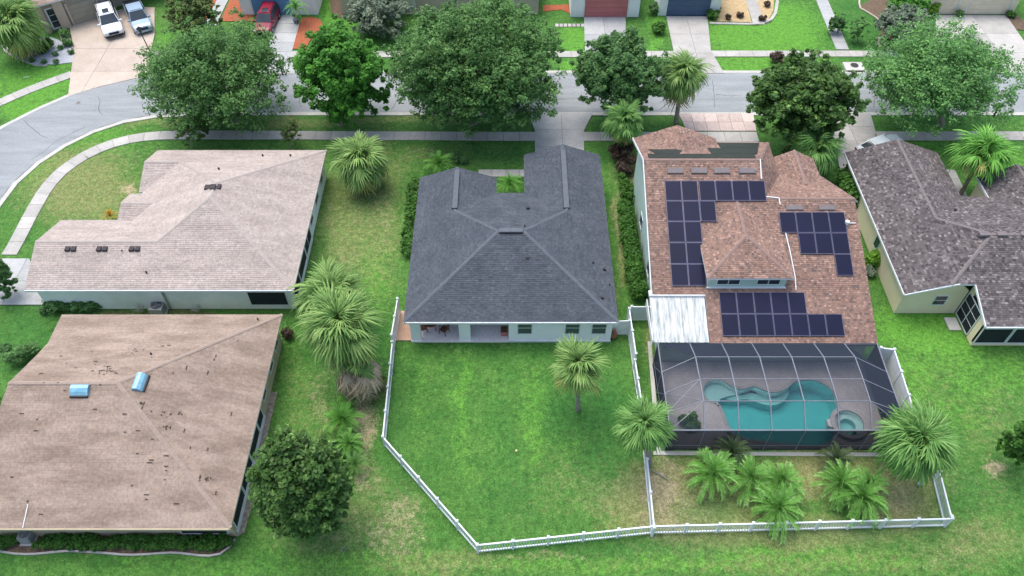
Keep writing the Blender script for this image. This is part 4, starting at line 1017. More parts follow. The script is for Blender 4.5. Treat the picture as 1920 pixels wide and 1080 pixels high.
# garage door one
def gd(base,L,hh=2.3):
    A=base; B=base+dirA*L; out=-perp
    mb=MB(); q=[A+out*.02,B+out*.02,B+out*.05,A+out*.05]; mb.prism([tuple(v)[:2] for v in q],0,hh); d_=mb.build('garage_door',M['door_taupe'],hA)
    for j in range(4):
        mb=MB(); q=[A+dirA*.05+out*.052,B-dirA*.05+out*.052,B-dirA*.05+out*.075,A+dirA*.05+out*.075]; mb.prism([tuple(v)[:2] for v in q],.03+j*hh/4,(j+1)*hh/4-.02); mb.build('door_panel',M['door_taupe'],d_)
    for s in (-.25,L+.02):
        mb=MB(); q=[A+dirA*s+out*.02,A+dirA*(s+.23)+out*.02,A+dirA*(s+.23)+out*.14,A+dirA*s+out*.14]; mb.prism([tuple(v)[:2] for v in q],0,hh+.3); mb.build('door_trim',M['wall_beige'],hA)
gd(a0+dirA*.7,2.9); gd(a0+dirA*5.6+perp*1.2,5.2)
c0=a0+dirA*(sL-.4)-perp*.5; c1=a0+dirA*12.6-perp*.5; c2=c1+perp*12; c3=c0+perp*12
for v in (c0,c1,c2,c3): v.z=3.4
m0=(c0+c3)/2+dirA*6; m1=(c1+c2)/2-dirA*6; m0.z=m1.z=5.6
make_roof(hA,[[c0,c1,m1,m0],[c1,c2,m1],[c2,c3,m0,m1],[c3,c0,m0]],'tan',.5,.8)
finish(hA,tuple(a0.lerp(a2,.5)))

# ---------------- POOL + CAGE ----------------
def circ(c,r,n=28,z=0): return [(c[0]+r*math.cos(2*math.pi*i/n),c[1]+r*math.sin(2*math.pi*i/n)) for i in range(n)]
pool_px=[(1318,733),(1322,720),(1335,712),(1350,712),(1362,718),(1375,726),(1390,731),(1405,726),(1415,724),(1428,730),(1445,736),(1462,735),(1478,727),(1490,715),(1510,712),(1530,713),(1548,722),(1560,731),(1566,745),(1570,770),(1569,800),(1560,826),(1540,835),(1500,835),(1440,828),(1385,820),(1368,804),(1356,770),(1348,755),(1325,750)]
pool=[tuple(at(a,b,.1))[:2] for a,b in pool_px]
def chaikin(P,k=2):
    for _ in range(k):
        Q=[]
        for i in range(len(P)):
            a=P[i];b=P[(i+1)%len(P)]; Q+=[(a[0]*.75+b[0]*.25,a[1]*.75+b[1]*.25),(a[0]*.25+b[0]*.75,a[1]*.25+b[1]*.75)]
        P=Q
    return P
pool=chaikin(pool,1)
spa_c=tuple(at(1592,793,.35))[:2]; spa_r=1.22
def fill(name,outer,holes,z,m,parent=None,**k):
    tr=tessellate_polygon([[Vector((p[0],p[1],0)) for p in outer]]+[[Vector((p[0],p[1],0)) for p in hh] for hh in holes])
    allp=[p for q in [outer]+holes for p in q]
    me=bpy.data.meshes.new(name); 
    F=[]
    for t in tr:
        a,b,c=[allp[i] for i in t]
        F.append(t if ((b[0]-a[0])*(c[1]-a[1])-(b[1]-a[1])*(c[0]-a[0]))>0 else t[::-1])
    me.from_pydata([(p[0],p[1],z) for p in allp],[],F); me.materials.append(m); me.update()
    return link(name,me,parent,**k)
# deck: pour in tiles? one slab with pool and spa openings
deck_out=[(10.6,26.55),(25.8,26.55),(25.8,33.75),(10.6,33.75)]
dk=fill('pool_deck',deck_out,[pool,circ(spa_c,spa_r)],.1,M['deckp'],kind='structure')
mb=MB()
for i in range(4):
    a=deck_out[i];b=deck_out[(i+1)%4]; mb.face([(a[0],a[1],-.2),(b[0],b[1],-.2),(b[0],b[1],.1),(a[0],a[1],.1)])
mb.build('deck_edge',M['curb'],dk)
pl=empty('swimming_pool',(18,29.5,0),label='freeform swimming pool with shallow ledge inside the screen cage',cat='swimming pool')
def sub(o): o.location=Vector(o.location)-Vector(pl.location); return o
# basin walls and floors
mb=MB(); n_=len(pool)
for i in range(n_):
    a=pool[i];b=pool[(i+1)%n_]; mb.face([(a[0],a[1],-1.9),(b[0],b[1],-1.9),(b[0],b[1],.1),(a[0],a[1],.1)])
sub(mb.build('basin_wall',M['plaster'],pl,fix=False))
sub(fill('basin_floor',pool,[],-1.35,M['plaster_deep'],pl))
def shelf(pts,z,name='pool_step'):
    P=chaikin([tuple(at(a,b,.1))[:2] for a,b in pts],2); P=clip_ns(P)
    mb=MB(); mb.prism(P,-1.5,z); sub(mb.build(name,M['plaster'],pl))
def clip_ns(P): return P
shelf([(1316,735),(1320,716),(1345,708),(1372,720),(1392,731),(1350,739),(1348,757),(1325,752)],-.42)
shelf([(1375,722),(1392,733),(1408,725),(1430,730),(1447,737),(1465,735),(1485,720),(1482,735),(1466,748),(1445,751),(1428,746),(1405,737),(1386,741),(1372,740),(1355,735)],-.6)
mb=MB(); inner=[(p[0]+(18.2-p[0])*.003,p[1]+(29.6-p[1])*.003) for p in pool]; mb.prism(inner,-2.2,-.02); sub(mb.build('pool_water',M['water'],pl))
cop=MB()
for i in range(n_):
    a=Vector(pool[i]);b=Vector(pool[(i+1)%n_]); d_=(b-a).normalized(); nn=Vector((d_.y,-d_.x))
    if area(pool)<0: nn=-nn
    q=[a,b,b+nn*.22,a+nn*.22]; cop.prism([tuple(v) for v in q],.09,.125)
sub(cop.build('coping',mat('coping',(.42,.42,.42),(.36,.36,.36)),pl))
sp=empty('spa',(spa_c[0],spa_c[1],0),label='round raised spa with spiral step at the right end of the pool',cat='spa')
def ring(ri,ro_,z0,z1,n=36,a0=0,a1=2*math.pi):
    mb=MB()
    for i in range(n):
        t0=a0+(a1-a0)*i/n;t1=a0+(a1-a0)*(i+1)/n
        p=lambda r,t,z:(r*math.cos(t),r*math.sin(t),z)
        mb.face([p(ri,t0,z1),p(ro_,t0,z1),p(ro_,t1,z1),p(ri,t1,z1)]); mb.face([p(ro_,t0,z0),p(ro_,t1,z0),p(ro_,t1,z1),p(ro_,t0,z1)]); mb.face([p(ri,t1,z0),p(ri,t0,z0),p(ri,t0,z1),p(ri,t1,z1)])
    return mb
ring(.98,1.28,-.1,.42).build('spa_wall',M['deckp'],sp)
ring(.55,.975,-.5,.02,a0=-.9,a1=3.6).build('spa_bench',M['plaster'],sp)
mb=MB(); mb.prism(circ((0,0),.978),-.6,-.45); mb.build('spa_floor',M['plaster_deep'],sp)
mb=MB(); mb.prism(circ((0,0),.972),-.9,.3); mb.build('spa_water',M['water'],sp)
mb=MB(); mb.prism([(-1.5,.25),(-1.2,.35),(-1.2,-.35),(-1.5,-.25)],-.1,.38); mb.build('spillway',M['trim'],sp)

cg=empty('pool_cage',(18.1,30,0),label='bronze framed screen enclosure over the pool behind the solar house',cat='pool enclosure')
def cb(name,a,b,wd=.09,m='cage'):
    wd*=.68; mb=MB(); mb.bar(Vector(a)-Vector((18.1,30,0)),Vector(b)-Vector((18.1,30,0)),wd,wd*1.1); mb.build(name,M[m],cg)
def cp(q):
    mb=MB(); mb.face([tuple(Vector(v)-Vector((18.1,30,0))) for v in q]); mb.build('screen_panel',M['screen'],cg)
XL,XR=10.35,25.9
xs=[12.6,14.85,17.0,19.2,21.4,23.55]
prof=[(33.40,2.85),(31.6,3.7),(29.75,3.75),(28.05,3.7),(26.45,2.7)]
YF=26.45
endL=[(XL,33.40,2.85),(XL,31.0,2.75),(XL,29.3,2.72),(XL,27.8,2.7),(XL,YF,2.7)]
endR=[(XR,y,z) for _,y,z in endL]
rows=[endL]+[[(x,y,z) for y,z in prof] for x in xs]+[endR]
for r in rows[1:-1]:
    for a,b in zip(r,r[1:]): cb('rafter',a,b,.10)
for r in (rows[0],rows[-1]):
    for a,b in zip(r,r[1:]): cb('eave_beam',a,b,.10)
for i in range(len(rows)-1):
    for j in range(5):
        if j in (1,2,3): cb('purlin',rows[i][j],rows[i+1][j],.07)
        elif j==4: cb('eave_beam',rows[i][j],rows[i+1][j],.11,'cage')
        if j<4:
            q=[rows[i][j],rows[i+1][j],rows[i+1][j+1],rows[i][j+1]]
            if i in (0,len(rows)-2): cp([q[0],q[1],q[2]]); cp([q[0],q[2],q[3]])
            else: cp(q)
cb('brace',rows[0][3],rows[1][2],.06); cb('brace',rows[0][4],rows[1][3],.06); cb('brace',rows[-1][4],rows[-2][3],.06); cb('brace',rows[0][2],rows[1][3],.05)
fx=[XL]+xs+[XR]
for x in fx: cb('post',(x,YF,2.65),(x,YF,.1),.09)
for i in range(len(fx)-1):
    cp([(fx[i],YF,.1),(fx[i+1],YF,.1),(fx[i+1],YF,2.65),(fx[i],YF,2.65)]); cb('chair_rail',(fx[i],YF,.75),(fx[i+1],YF,.75),.06)
for x in (XL,XR):
    for i,y in enumerate((33.4,31.0,29.3,27.8)):
        cb('post',(x,y,2.7),(x,y,.1),.08)
        y2=(31.0,29.3,27.8,YF)[i]; cp([(x,y,.1),(x,y2,.1),(x,y2,2.7),(x,y,2.75)])
        cb('brace',(x,y,.2),(x,y2,2.6),.05)
    cb('chair_rail',(x,33.4,.75),(x,YF,.75),.06)

# ---------------- FENCES ----------------
def fence(label,pts,h,kind_,last=True,seg=2.15,group='white vinyl fences round the yards',first=True,height2=None):
    P=[Vector((p[0],p[1],0)) if not isinstance(p,Vector) else p for p in pts]
    root=empty('fence',P[0],label=label,cat='fence',group=group); O=P[0]
    for a,b in zip(P,P[1:]):
        L=(b-a).length; k=max(1,round(L/seg)); d_=(b-a).normalized()
        for i in range(k):
            p=a+(b-a)*i/k-O; q=a+(b-a)*(i+1)/k-O
            if i==0 or True:
                post(root,p,h)
            if kind_=='picket':
                mb=MB(); mb.bar(p+Vector((0,0,h-.1)),q+Vector((0,0,h-.1)),.09,.13); mb.build('top_rail',M['white'],root)
                mb=MB(); mb.bar(p+Vector((0,0,.18)),q+Vector((0,0,.18)),.08,.13); mb.build('bottom_rail',M['white'],root)
                mb=MB(); n_=int((q-p).length/.16); base=p
                for j in range(1,n_):
                    c=p+(q-p)*j/n_; mb.bar(c+Vector((0,0,.24)),c+Vector((0,0,h-.16)),.05,.035)
                mb.build('pickets',M['white'],root,kind='stuff')
            else:
                nb=int((q-p).length/.3)
                for j in range(nb):
                    u=p+(q-p)*(j/nb); v=p+(q-p)*((j+1)/nb)-d_*.012
                    mb=MB(); mb.bar(u+Vector((0,0,h/2)),v+Vector((0,0,h/2)),.04,h-.25); mb.build('board',M['white'],root)
                mb=MB(); mb.bar(p+Vector((0,0,h-.07)),q+Vector((0,0,h-.07)),.08,.14); mb.build('top_rail',M['white'],root)
                mb=MB(); mb.bar(p+Vector((0,0,.12)),q+Vector((0,0,.12)),.08,.14); mb.build('bottom_rail',M['white'],root)
    if last: post(root,P[-1]-O,h)
    return root
def post(root,p,h):
    mb=MB(); mb.box(p.x-.07,p.x+.07,p.y-.07,p.y+.07,0,h+.06); mb.box(p.x-.095,p.x+.095,p.y-.095,p.y+.095,h+.061,h+.09)
    b=len(mb.v); z=h+.0905
    mb.v+=[(p.x-.09,p.y-.09,z),(p.x+.09,p.y-.09,z),(p.x+.09,p.y+.09,z),(p.x-.09,p.y+.09,z),(p.x,p.y,z+.09)]
    for f in ((0,1,4),(1,2,4),(2,3,4),(3,0,4)): mb.f.append(tuple(b+i for i in f)); mb.m.append(0); mb.t.append(.5)
    mb.build('post',M['white'],root)
cA,cB=at(722,836),at(896,1036); cC=at(1770,987); cD=at(1221,1001)
fence('tall white board fence running from the slate house along the left of the fenced yard',[at(750,588),at(739,655)],1.8,'solid')
fence('low white picket fence down the left side of the fenced yard',[at(739,660),cA],1.3,'picket',last=False)
fence('white picket fence running diagonally across the lower left corner of the fenced yard',[cA,cB],1.25,'picket',last=False)
fence('white picket fence along the bottom edge of both back yards',[cB,cD,cC],1.2,'picket')
fence('tall white board fence beside the right rear corner of the slate house',[at(1175,606),at(1187,690)],1.8,'solid')
fence('low white picket fence between the two back yards passing under the bushy palm',[at(1187,694),at(1198,765),cD-Vector((0,.15,0))],1.3,'picket')
fence('short white fence panel between the slate house and the dividing fence',[at(1148,628),at(1176,627)],1.7,'solid')
fence('short white fence panel between the dividing fence and the green house',[at(1180,601),at(1218,601)],1.7,'solid')
fence('tall white board privacy fence along the right side of the pool cage',[Vector((*at(1652,652,2.6).xy,0)),Vector((*at(1677,655,2.6).xy,0)),Vector((*at(1719,786,2.6).xy,0))],2.6,'solid')
fence('white picket fence at the lower right corner below the round palm',[at(1728,812),at(1748,900),cC+Vector((0,.1,0))],1.25,'picket')

# ---------------- FOLIAGE ----------------
def leaves_mesh(name,cent,rad,n,size,m,flat=.6,aspect=1.6,clump_t=None,squash=.8,weights=None):
    """cent: (k,3) clump centres, rad (k,), n leaves total"""
    k=len(cent); ci=rng.integers(0,k,n) if weights is None else rng.choice(k,n,p=weights/weights.sum())
    dirs=rng.normal(size=(n,3)); dirs/=np.linalg.norm(dirs,axis=1)[:,None]
    rr=rng.random(n)**.45
    p=cent[ci]+dirs*(rad[ci]*rr)[:,None]*np.array([1,1,squash])
    nrm=rng.normal(size=(n,3))*flat+np.array([0,0,1.0])+dirs*.7; nrm/=np.linalg.norm(nrm,axis=1)[:,None]
    t=rng.normal(size=(n,3)); t-= (t*nrm).sum(1)[:,None]*nrm; t/=np.linalg.norm(t,axis=1)[:,None]
    b=np.cross(nrm,t); s=size*rng.uniform(.6,1.35,n)
    L=(t*(s*aspect/2)[:,None]); Wd=b*(s/2)[:,None]
    v=np.stack([p-L,p+Wd-L*.1,p+L,p-Wd-L*.1],1).reshape(-1,3)
    me=bpy.data.meshes.new(name); me.vertices.add(4*n); me.vertices.foreach_set('co',v.astype(np.float32).ravel())
    me.loops.add(4*n); me.loops.foreach_set('vertex_index',np.arange(4*n,dtype=np.int32))
    me.polygons.add(n); me.polygons.foreach_set('loop_start',np.arange(0,4*n,4,dtype=np.int32)); me.polygons.foreach_set('loop_total',np.full(n,4,dtype=np.int32))
    me.materials.append(m); me.update(calc_edges=True)
    ct=rng.normal(.42,.13,k) if clump_t is None else clump_t
    tv=np.clip(ct[ci]+rng.normal(0,.16,n),0,1)
    a=me.attributes.new('tint','FLOAT','FACE'); a.data.foreach_set('value',tv.astype(np.float32))
    return me
def crown_geom(base,centre_px,rx,ry,zmin=None):
    # crown centre stands over the base's world y
    px,py=centre_px; d=at(px,py,0)
    kq=d.y/CH; z=CH-base.y/kq; c=at(px,py,z)
    dep=depth(c); r=rx*dep/FPX; R=ry*dep/FPX
    phi=math.atan2(CH-z,c.y); 
    rz2=(R*R-(r*.9*math.sin(phi))**2)/math.cos(phi)**2
    rz=max(r*.5,math.sqrt(max(rz2,0)))
    return c,r,min(rz,z*.93 if z>0 else r)
def tree(name,label,cat,basepx,cpx,rx,ry,leaf,n=9000,size=.2,k=110,density=.2,trunk_r=.22,bark='bark_grey',group='trees along the street',clr=None,multi=1,lim=None,leafasp=1.7,up=.0,noise=.3):
    base=at(*basepx); c,r,rz=crown_geom(base,cpx,rx*.95,ry*.96)
    n=int(n*1.45); size*=.84; k=int(k*1.3); density*=.9
    root=empty(name,base,label=label,cat=cat,group=group)
    cl=c-base
    # lobed outline
    ph=rng.random(6)*6.28
    dirs=rng.normal(size=(k,3)); dirs[:,2]=dirs[:,2]*.8+.25; dirs/=np.linalg.norm(dirs,axis=1)[:,None]
    az_=np.arctan2(dirs[:,1],dirs[:,0])
    lob=1+noise*.5*np.sin(3*az_+ph[0])*.5+noise*.4*np.sin(5*az_+ph[1]+dirs[:,2]*3)+rng.normal(0,noise*.22,k)
    rr=(rng.random(k)**.35)*lob
    rr=np.clip(rr,.15,1.2)
    cr=(density if clr is None else clr)*r*rng.uniform(.7,1.3,k)
    cent=np.array(cl)+dirs*np.array([r,r*.92,rz])*((rr*(1-density*.75)))[:,None]
    cent[:,2]=np.maximum(cent[:,2],cr*.7+.15)
    # loose outer sprays that break the outline
    ks=int(k*.9); d3=rng.normal(size=(ks,3)); d3[:,2]=d3[:,2]*.7+.1; d3/=np.linalg.norm(d3,axis=1)[:,None]
    a3=np.arctan2(d3[:,1],d3[:,0]); l3=1+noise*.25*np.sin(3*a3+ph[0])+noise*.2*np.sin(5*a3+ph[1]+d3[:,2]*3)
    c3=np.array(cl)+d3*np.array([r,r*.92,rz])*(l3*rng.uniform(.86,1.04+noise*.35,ks))[:,None]
    c3[:,2]=np.maximum(c3[:,2],.5)
    n3=int(n*.22)
    me=leaves_mesh('crown',np.concatenate([cent,c3]),np.concatenate([cr,r*density*rng.uniform(.25,.6,ks)]),n+n3,size,M[leaf],aspect=leafasp,weights=np.concatenate([np.full(k,n/k),np.full(ks,n3/ks)]))
    link('crown',me,root)
    mb=MB(); fork=Vector((cl.x*.35,cl.y,max(.4,(cl.z-rz)*.75+.6)))
    forks=[]
    for q in range(multi):
        o_=Vector((random.uniform(-.4,.4),random.uniform(-.4,.4),0))*(multi>1)
        f=fork+o_*2; mb.tube([o_+Vector((0,0,-.1)),o_+Vector((0,0,.15)),o_.lerp(f,.5)+Vector((random.uniform(-.1,.1),0,0)),f],[trunk_r*1.6,trunk_r*1.1,trunk_r*.95,trunk_r*.85],8); forks.append(f)
    limbs=[]
    order=rng.permutation(k)[:lim or 14]
    for i in order:
        e=Vector(cent[i]); f=random.choice(forks); mid=f.lerp(e,.5)+Vector((random.uniform(-.3,.3),random.uniform(-.3,.3),.15*r*random.random()))
        mb.tube([f,mid,e],[trunk_r*.5,trunk_r*.28,trunk_r*.08],5,cap=False); limbs.append((mid,f))
    for i in range(k):
        e=Vector(cent[i]); m_=min(limbs,key=lambda q:(q[0]-e).length)[0]
        mb.tube([m_,m_.lerp(e,.55)+Vector((0,0,.1)),e],[trunk_r*.16,trunk_r*.09,.012],3,cap=False)
    mb.build('trunk',M[bark],root,smooth=True)
    return root
G1='shade trees along the road'
tree('oak_tree','wide airy oak over the left bend of the road with a pale trunk','tree',(440,229),(405,142),134,104,'leaf_oak',n=27000,size=.18,k=210,density=.21,trunk_r=.28,group=G1,noise=.32)
tree('maple_tree','bright green dense tree second from the left along the road','tree',(640,232),(641,144),88,94,'leaf_bright',n=30000,size=.22,k=130,density=.2,trunk_r=.25,group=G1,noise=.2)
tree('oak_tree','very large dark oak in the middle of the road verge','tree',(885,230),(897,118),158,122,'leaf_oak',n=62000,size=.19,k=330,density=.17,trunk_r=.4,group=G1,noise=.25)
tree('oak_tree','medium dark green oak left of the tall fan palm by the road','tree',(1180,225),(1160,137),90,76,'leaf_dark',n=28000,size=.19,k=130,density=.18,trunk_r=.25,group=G1,noise=.25)
tree('magnolia_tree','glossy dark magnolia beside the solar house driveway','tree',(1505,272),(1508,182),100,78,'leaf_deep',n=15000,size=.31,k=150,density=.16,trunk_r=.24,group=G1,noise=.3,leafasp=1.5)
tree('elm_tree','feathery light green tree by the road at the far right','tree',(1765,235),(1762,142),136,96,'leaf_lacy',n=27000,size=.17,k=210,density=.2,trunk_r=.26,group=G1,noise=.34)
tree('magnolia_tree','dense round dark tree beside the tan house in the lower left','tree',(572,980),(566,912),90,98,'leaf_deep',n=32000,size=.21,k=190,density=.26,trunk_r=.2,group='garden trees',noise=.10,leafasp=1.5)
tree('olive_tree','pale olive tree between the pickup and the red mulch bed','tree',(365,75),(362,28),48,44,'leaf_olive',n=7000,size=.22,k=80,density=.16,trunk_r=.15,group='garden trees')
tree('shade_tree','greyish tree half hidden behind the large oak at the top edge','tree',(715,60),(712,26),60,44,'leaf_grey',n=9000,size=.22,k=90,density=.18,trunk_r=.18,group='garden trees')
tree('shade_tree','silver grey spreading tree in the bed near the upper right driveway','tree',(1695,85),(1690,48),48,42,'leaf_grey',n=8000,size=.2,k=90,density=.2,trunk_r=.16,group='garden trees',noise=.2)
tree('shade_tree','fresh green tree behind the silver grey tree at the top right','tree',(1712,45),(1705,8),40,28,'leaf_bright',n=4500,size=.22,k=60,density=.22,trunk_r=.14,group='garden trees')
tree('sapling','thin sparse sapling by the sidewalk under the left oak','sapling',(360,275),(358,243),34,26,'leaf_olive',n=1700,size=.15,k=40,density=.16,trunk_r=.06,group='young trees by the sidewalk')
tree('sapling','small thin sapling by the sidewalk between left oak and bright tree','sapling',(543,277),(543,246),20,24,'leaf_olive',n=1100,size=.14,k=30,density=.2,trunk_r=.05,group='young trees by the sidewalk')
tree('small_tree','small dark tree beside the grey garden path at the top right','tree',(1570,62),(1570,44),17,22,'leaf_dark',n=1600,size=.18,k=26,density=.3,trunk_r=.07,group='garden trees')
tree('small_tree','little loose green tree on the lawn right of the grey garden path','tree',(1608,78),(1612,52),18,24,'leaf_lacy',n=1200,size=.18,k=26,density=.28,trunk_r=.06,group='garden trees')
tree('shade_tree','leafy tree cut off by the left edge above the concrete drive','tree',(-12,556),(-6,520),30,42,'leaf_dark',n=3500,size=.2,k=50,density=.22,trunk_r=.12,group='garden trees')
tree('shade_tree','bushy tree cut off by the right edge of the lawn','tree',(1925,868),(1922,826),34,44,'leaf_hedge',n=3200,size=.22,k=50,density=.24,trunk_r=.14,group='garden trees')
# shrubs / hedges
def shrub(label,pts,hgt,leaf,n,size=.14,name='shrub',cat='shrub',group='shrubs round the houses',wd=.5,k=None,flat=.6):
    P=[at(*p) for p in pts]; base=P[len(P)//2]
    root=empty(name,base,label=label,cat=cat,group=group)
    k=k or max(8,int(6*sum((P[i+1]-P[i]).length for i in range(len(P)-1))/max(wd,.3)) if len(P)>1 else 12)
    cent=[]
    for i in range(k):
        t=random.random()*(len(P)-1) if len(P)>1 else 0; j=min(int(t),len(P)-2) if len(P)>1 else 0
        p=P[j].lerp(P[j+1],t-j) if len(P)>1 else P[0]
        a=random.random()*6.28; r=random.random()**.5*wd
        cent.append((p.x+math.cos(a)*r-base.x,p.y+math.sin(a)*r-base.y,hgt*random.uniform(.35,.85)))
    cent=np.array(cent); me=leaves_mesh('foliage',cent,np.full(k,max(.22,hgt*.33)),n,size,M[leaf],flat=flat)
    link('foliage',me,root)
    mb=MB()
    for c in cent[:14]: mb.tube([(c[0]*.8,c[1]*.8 if len(P)<2 else c[1],-.05),tuple(c)],[.03,.01],4,cap=False)
    mb.build('stem',M['bark'],root)
    return root
shrub('long clipped green hedge between the slate house and the green wall',[(1168,395),(1176,450),(1187,510),(1195,562)],1.5,'leaf_hedge',15000,.15,name='hedge',cat='hedge',wd=.42,k=170)
shrub('dark reddish shrub under the fan palm left of the solar house',[(1160,290),(1168,325)],1.5,'leaf_red',3000,.17,wd=.9)
shrub('yellowish green low shrub at the street end of the side hedge',[(1170,345),(1172,380)],1.0,'leaf_hedge',1800,.16,wd=.5)
shrub('narrow row of leafy shrubs against the left side of the slate house',[(780,345),(772,390),(768,440),(764,480)],.9,'leaf_hedge',3600,.16,name='shrub_row',wd=.4)
shrub('rounded dark bush at the street corner of the slate house left wing',[(855,300),(868,302)],1.1,'leaf_dark',1500,.16,wd=.5)
shrub('low spreading shrubs along the rear wall of the ivory roofed house',[(85,583),(130,580),(185,580)],1.0,'leaf_dark',4200,.16,name='shrub_row',wd=.45)
shrub('loose dark bush by the west corner of the tan roofed house',[(35,672),(62,655)],1.2,'leaf_dark',3000,.2,wd=.8)
shrub('small bush peeking out at the left edge beside the tan roof',[(-6,765),(2,775)],1.0,'leaf_hedge',900,.18,wd=.5)
shrub('dense dark hedge below the rear wall of the tan roofed house',[(0,1022),(28,1022)],.7,'leaf_hedge',2600,.12,name='hedge',cat='hedge',wd=.32)
shrub('long dense dark hedge in the curved bed at the bottom left',[(78,1020),(150,1020),(250,1022),(350,1023),(425,1020)],.7,'leaf_hedge',17000,.12,name='hedge',cat='hedge',wd=.36,k=230)
shrub('small reddish shrub at the corner of the tan roofed house facing the palms',[(541,632)],.8,'leaf_red',500,.13,wd=.3)
shrub('dark leafy shrub squeezed between the solar house and the cream house',[(1575,345),(1590,370),(1598,390)],2.2,'leaf_hedge',3800,.22,wd=.6)
shrub('bright lime croton bush against the cream house wall',[(1632,492),(1640,500)],1.3,'leaf_lime',1500,.3,wd=.5)
shrub('dark shrub below the lime croton against the cream wall',[(1628,515)],.7,'leaf_grey',500,.15,wd=.4)
shrub('dark shrub in front of the solar house beside the paver drive',[(1465,292),(1480,300)],1.3,'leaf_olive',1500,.17,wd=.6)
shrub('maroon shrub on the verge across the road behind the magnolia',[(1457,118)],1.2,'leaf_red',900,.16,wd=.7)
shrub('rounded green bush left of the navy garage driveway',[(1234,62)],1.2,'leaf_hedge',1200,.16,wd=.6)
shrub('small dark bush by the navy garage corner',[(1224,25)],1.2,'leaf_dark',900,.16,wd=.5)
shrub('green bush right of the navy garage driveway',[(1336,34)],.9,'leaf_hedge',900,.16,wd=.6)
for i,(px,py,lb) in enumerate(((1364,36,'rust coloured tuft in the gold gravel bed nearest the lawn path'),(1387,32,'small rust tuft in the gold gravel bed by the pale path'),(1428,38,'small dark tuft in the right part of the gold gravel bed'),(1438,12,'dark tuft at the top of the gold gravel bed'),(1346,20,'dark tuft at the left edge of the gold gravel bed'))):
    shrub(lb,[(px,py)],.6,'leaf_red',260,.14,wd=.3,name='tuft',cat='tuft',group='tufts in the gold gravel bed')
shrub('round green bush in the white gravel bed by the corner window',[(88,95)],1.3,'leaf_hedge',1800,.17,wd=.7)
shrub('clipped dark oval shrub between the taupe house and its drive',[(122,66),(126,73)],.9,'leaf_dark',900,.13,wd=.35)
shrub('small grey green bush at the edge of the tan drive',[(130,85)],.8,'leaf_dark',600,.14,wd=.4)
for i,(px,py,lb) in enumerate(((62,116,'small plant at the lower left rim of the white gravel bed'),(84,119,'small plant at the bottom rim of the white gravel bed'),(106,118,'small plant at the lower right rim of the white gravel bed'),(106,104,'small plant in the middle of the white gravel bed'),(134,101,'tiny plant at the right end of the white gravel bed'),(25,96,'tiny plant at the left end of the white gravel bed'),(115,92,'tiny plant near the top of the white gravel bed'))):
    shrub(lb,[(px,py)],.4,'leaf_dark',180,.12,wd=.2,name='tuft',cat='tuft',group='tufts in the white gravel bed')
shrub('dark bush with yellow tips left of the upper right garage',[(1742,26)],1.5,'leaf_lime',1500,.16,wd=.5)
shrub('potted looking dark bush between the two cream garage doors',[(1797,32)],.8,'leaf_dark',500,.14,wd=.3)
shrub('low shrub at the right corner of the cream garage drive',[(1893,32)],.7,'leaf_hedge',500,.14,wd=.4)
shrub('dark low foliage under the silver grey tree',[(1665,88),(1690,90)],.8,'leaf_dark',1500,.16,wd=.5)
shrub('loose shrubbery below the cut off tree at the left edge of the frame',[(620,852),(650,870)],.9,'leaf_dark',2600,.2,wd=.7)
shrub('ragged green undergrowth beside the round dark tree',[(645,830),(630,880)],1.0,'leaf_hedge',2600,.2,wd=.6)

shrub('dark potted plants inside the left front corner of the pool cage',[(1285,792),(1300,800)],.9,'leaf_dark',1500,.18,wd=.45)
# ---- fronds
def fan_frond(seed,R=1.0,pet=.9,nseg=18,droop=.5,wdt=.055,spread=2.9):
    r=random.Random(seed); mb=MB(); z0=lambda s:.0
    n=5; pts=[]
    for i in range(n+1):
        s=pet*i/n; pts.append(Vector((s,0,-.12*droop*(s/pet)**2)))
    mb.tube(pts,[.022,.02,.018,.016,.014,.012],3,cap=False,t=.5)
    c=pts[-1]
    for i in range(nseg):
        a=-spread/2+spread*i/(nseg-1)+r.uniform(-.05,.05); L=R*(1-.25*abs(a)/(spread/2))*r.uniform(.75,1.15); dr=droop*r.uniform(.5,1.7)
        dx,dy=math.cos(a),math.sin(a); px_,py_=-dy,dx; tn=min(1,max(0,r.gauss(.5,.22)))
        prev=None
        for j in range(5):
            s=j/4; w_=wdt*(1,1.15,.95,.6,.05)[j]
            dz=-dr*(s**2)*L*.75+ .10*math.sin(a*17)*s
            sx=s*L*(1-.25*droop*s*s)
            m_=c+Vector((dx*sx-abs(a)*.10,dy*sx,dz+.0)); tn2=min(1,max(0,tn-.12+.3*s))
            q=(m_+Vector((px_*w_,py_*w_,-.015)),m_+Vector((0,0,.012)),m_-Vector((px_*w_,py_*w_,.015)))
            if prev: mb.face([prev[0],prev[1],q[1],q[0]],0,tn2); mb.face([prev[1],prev[2],q[2],q[1]],0,max(0,tn2-.12))
            prev=q
    return mb
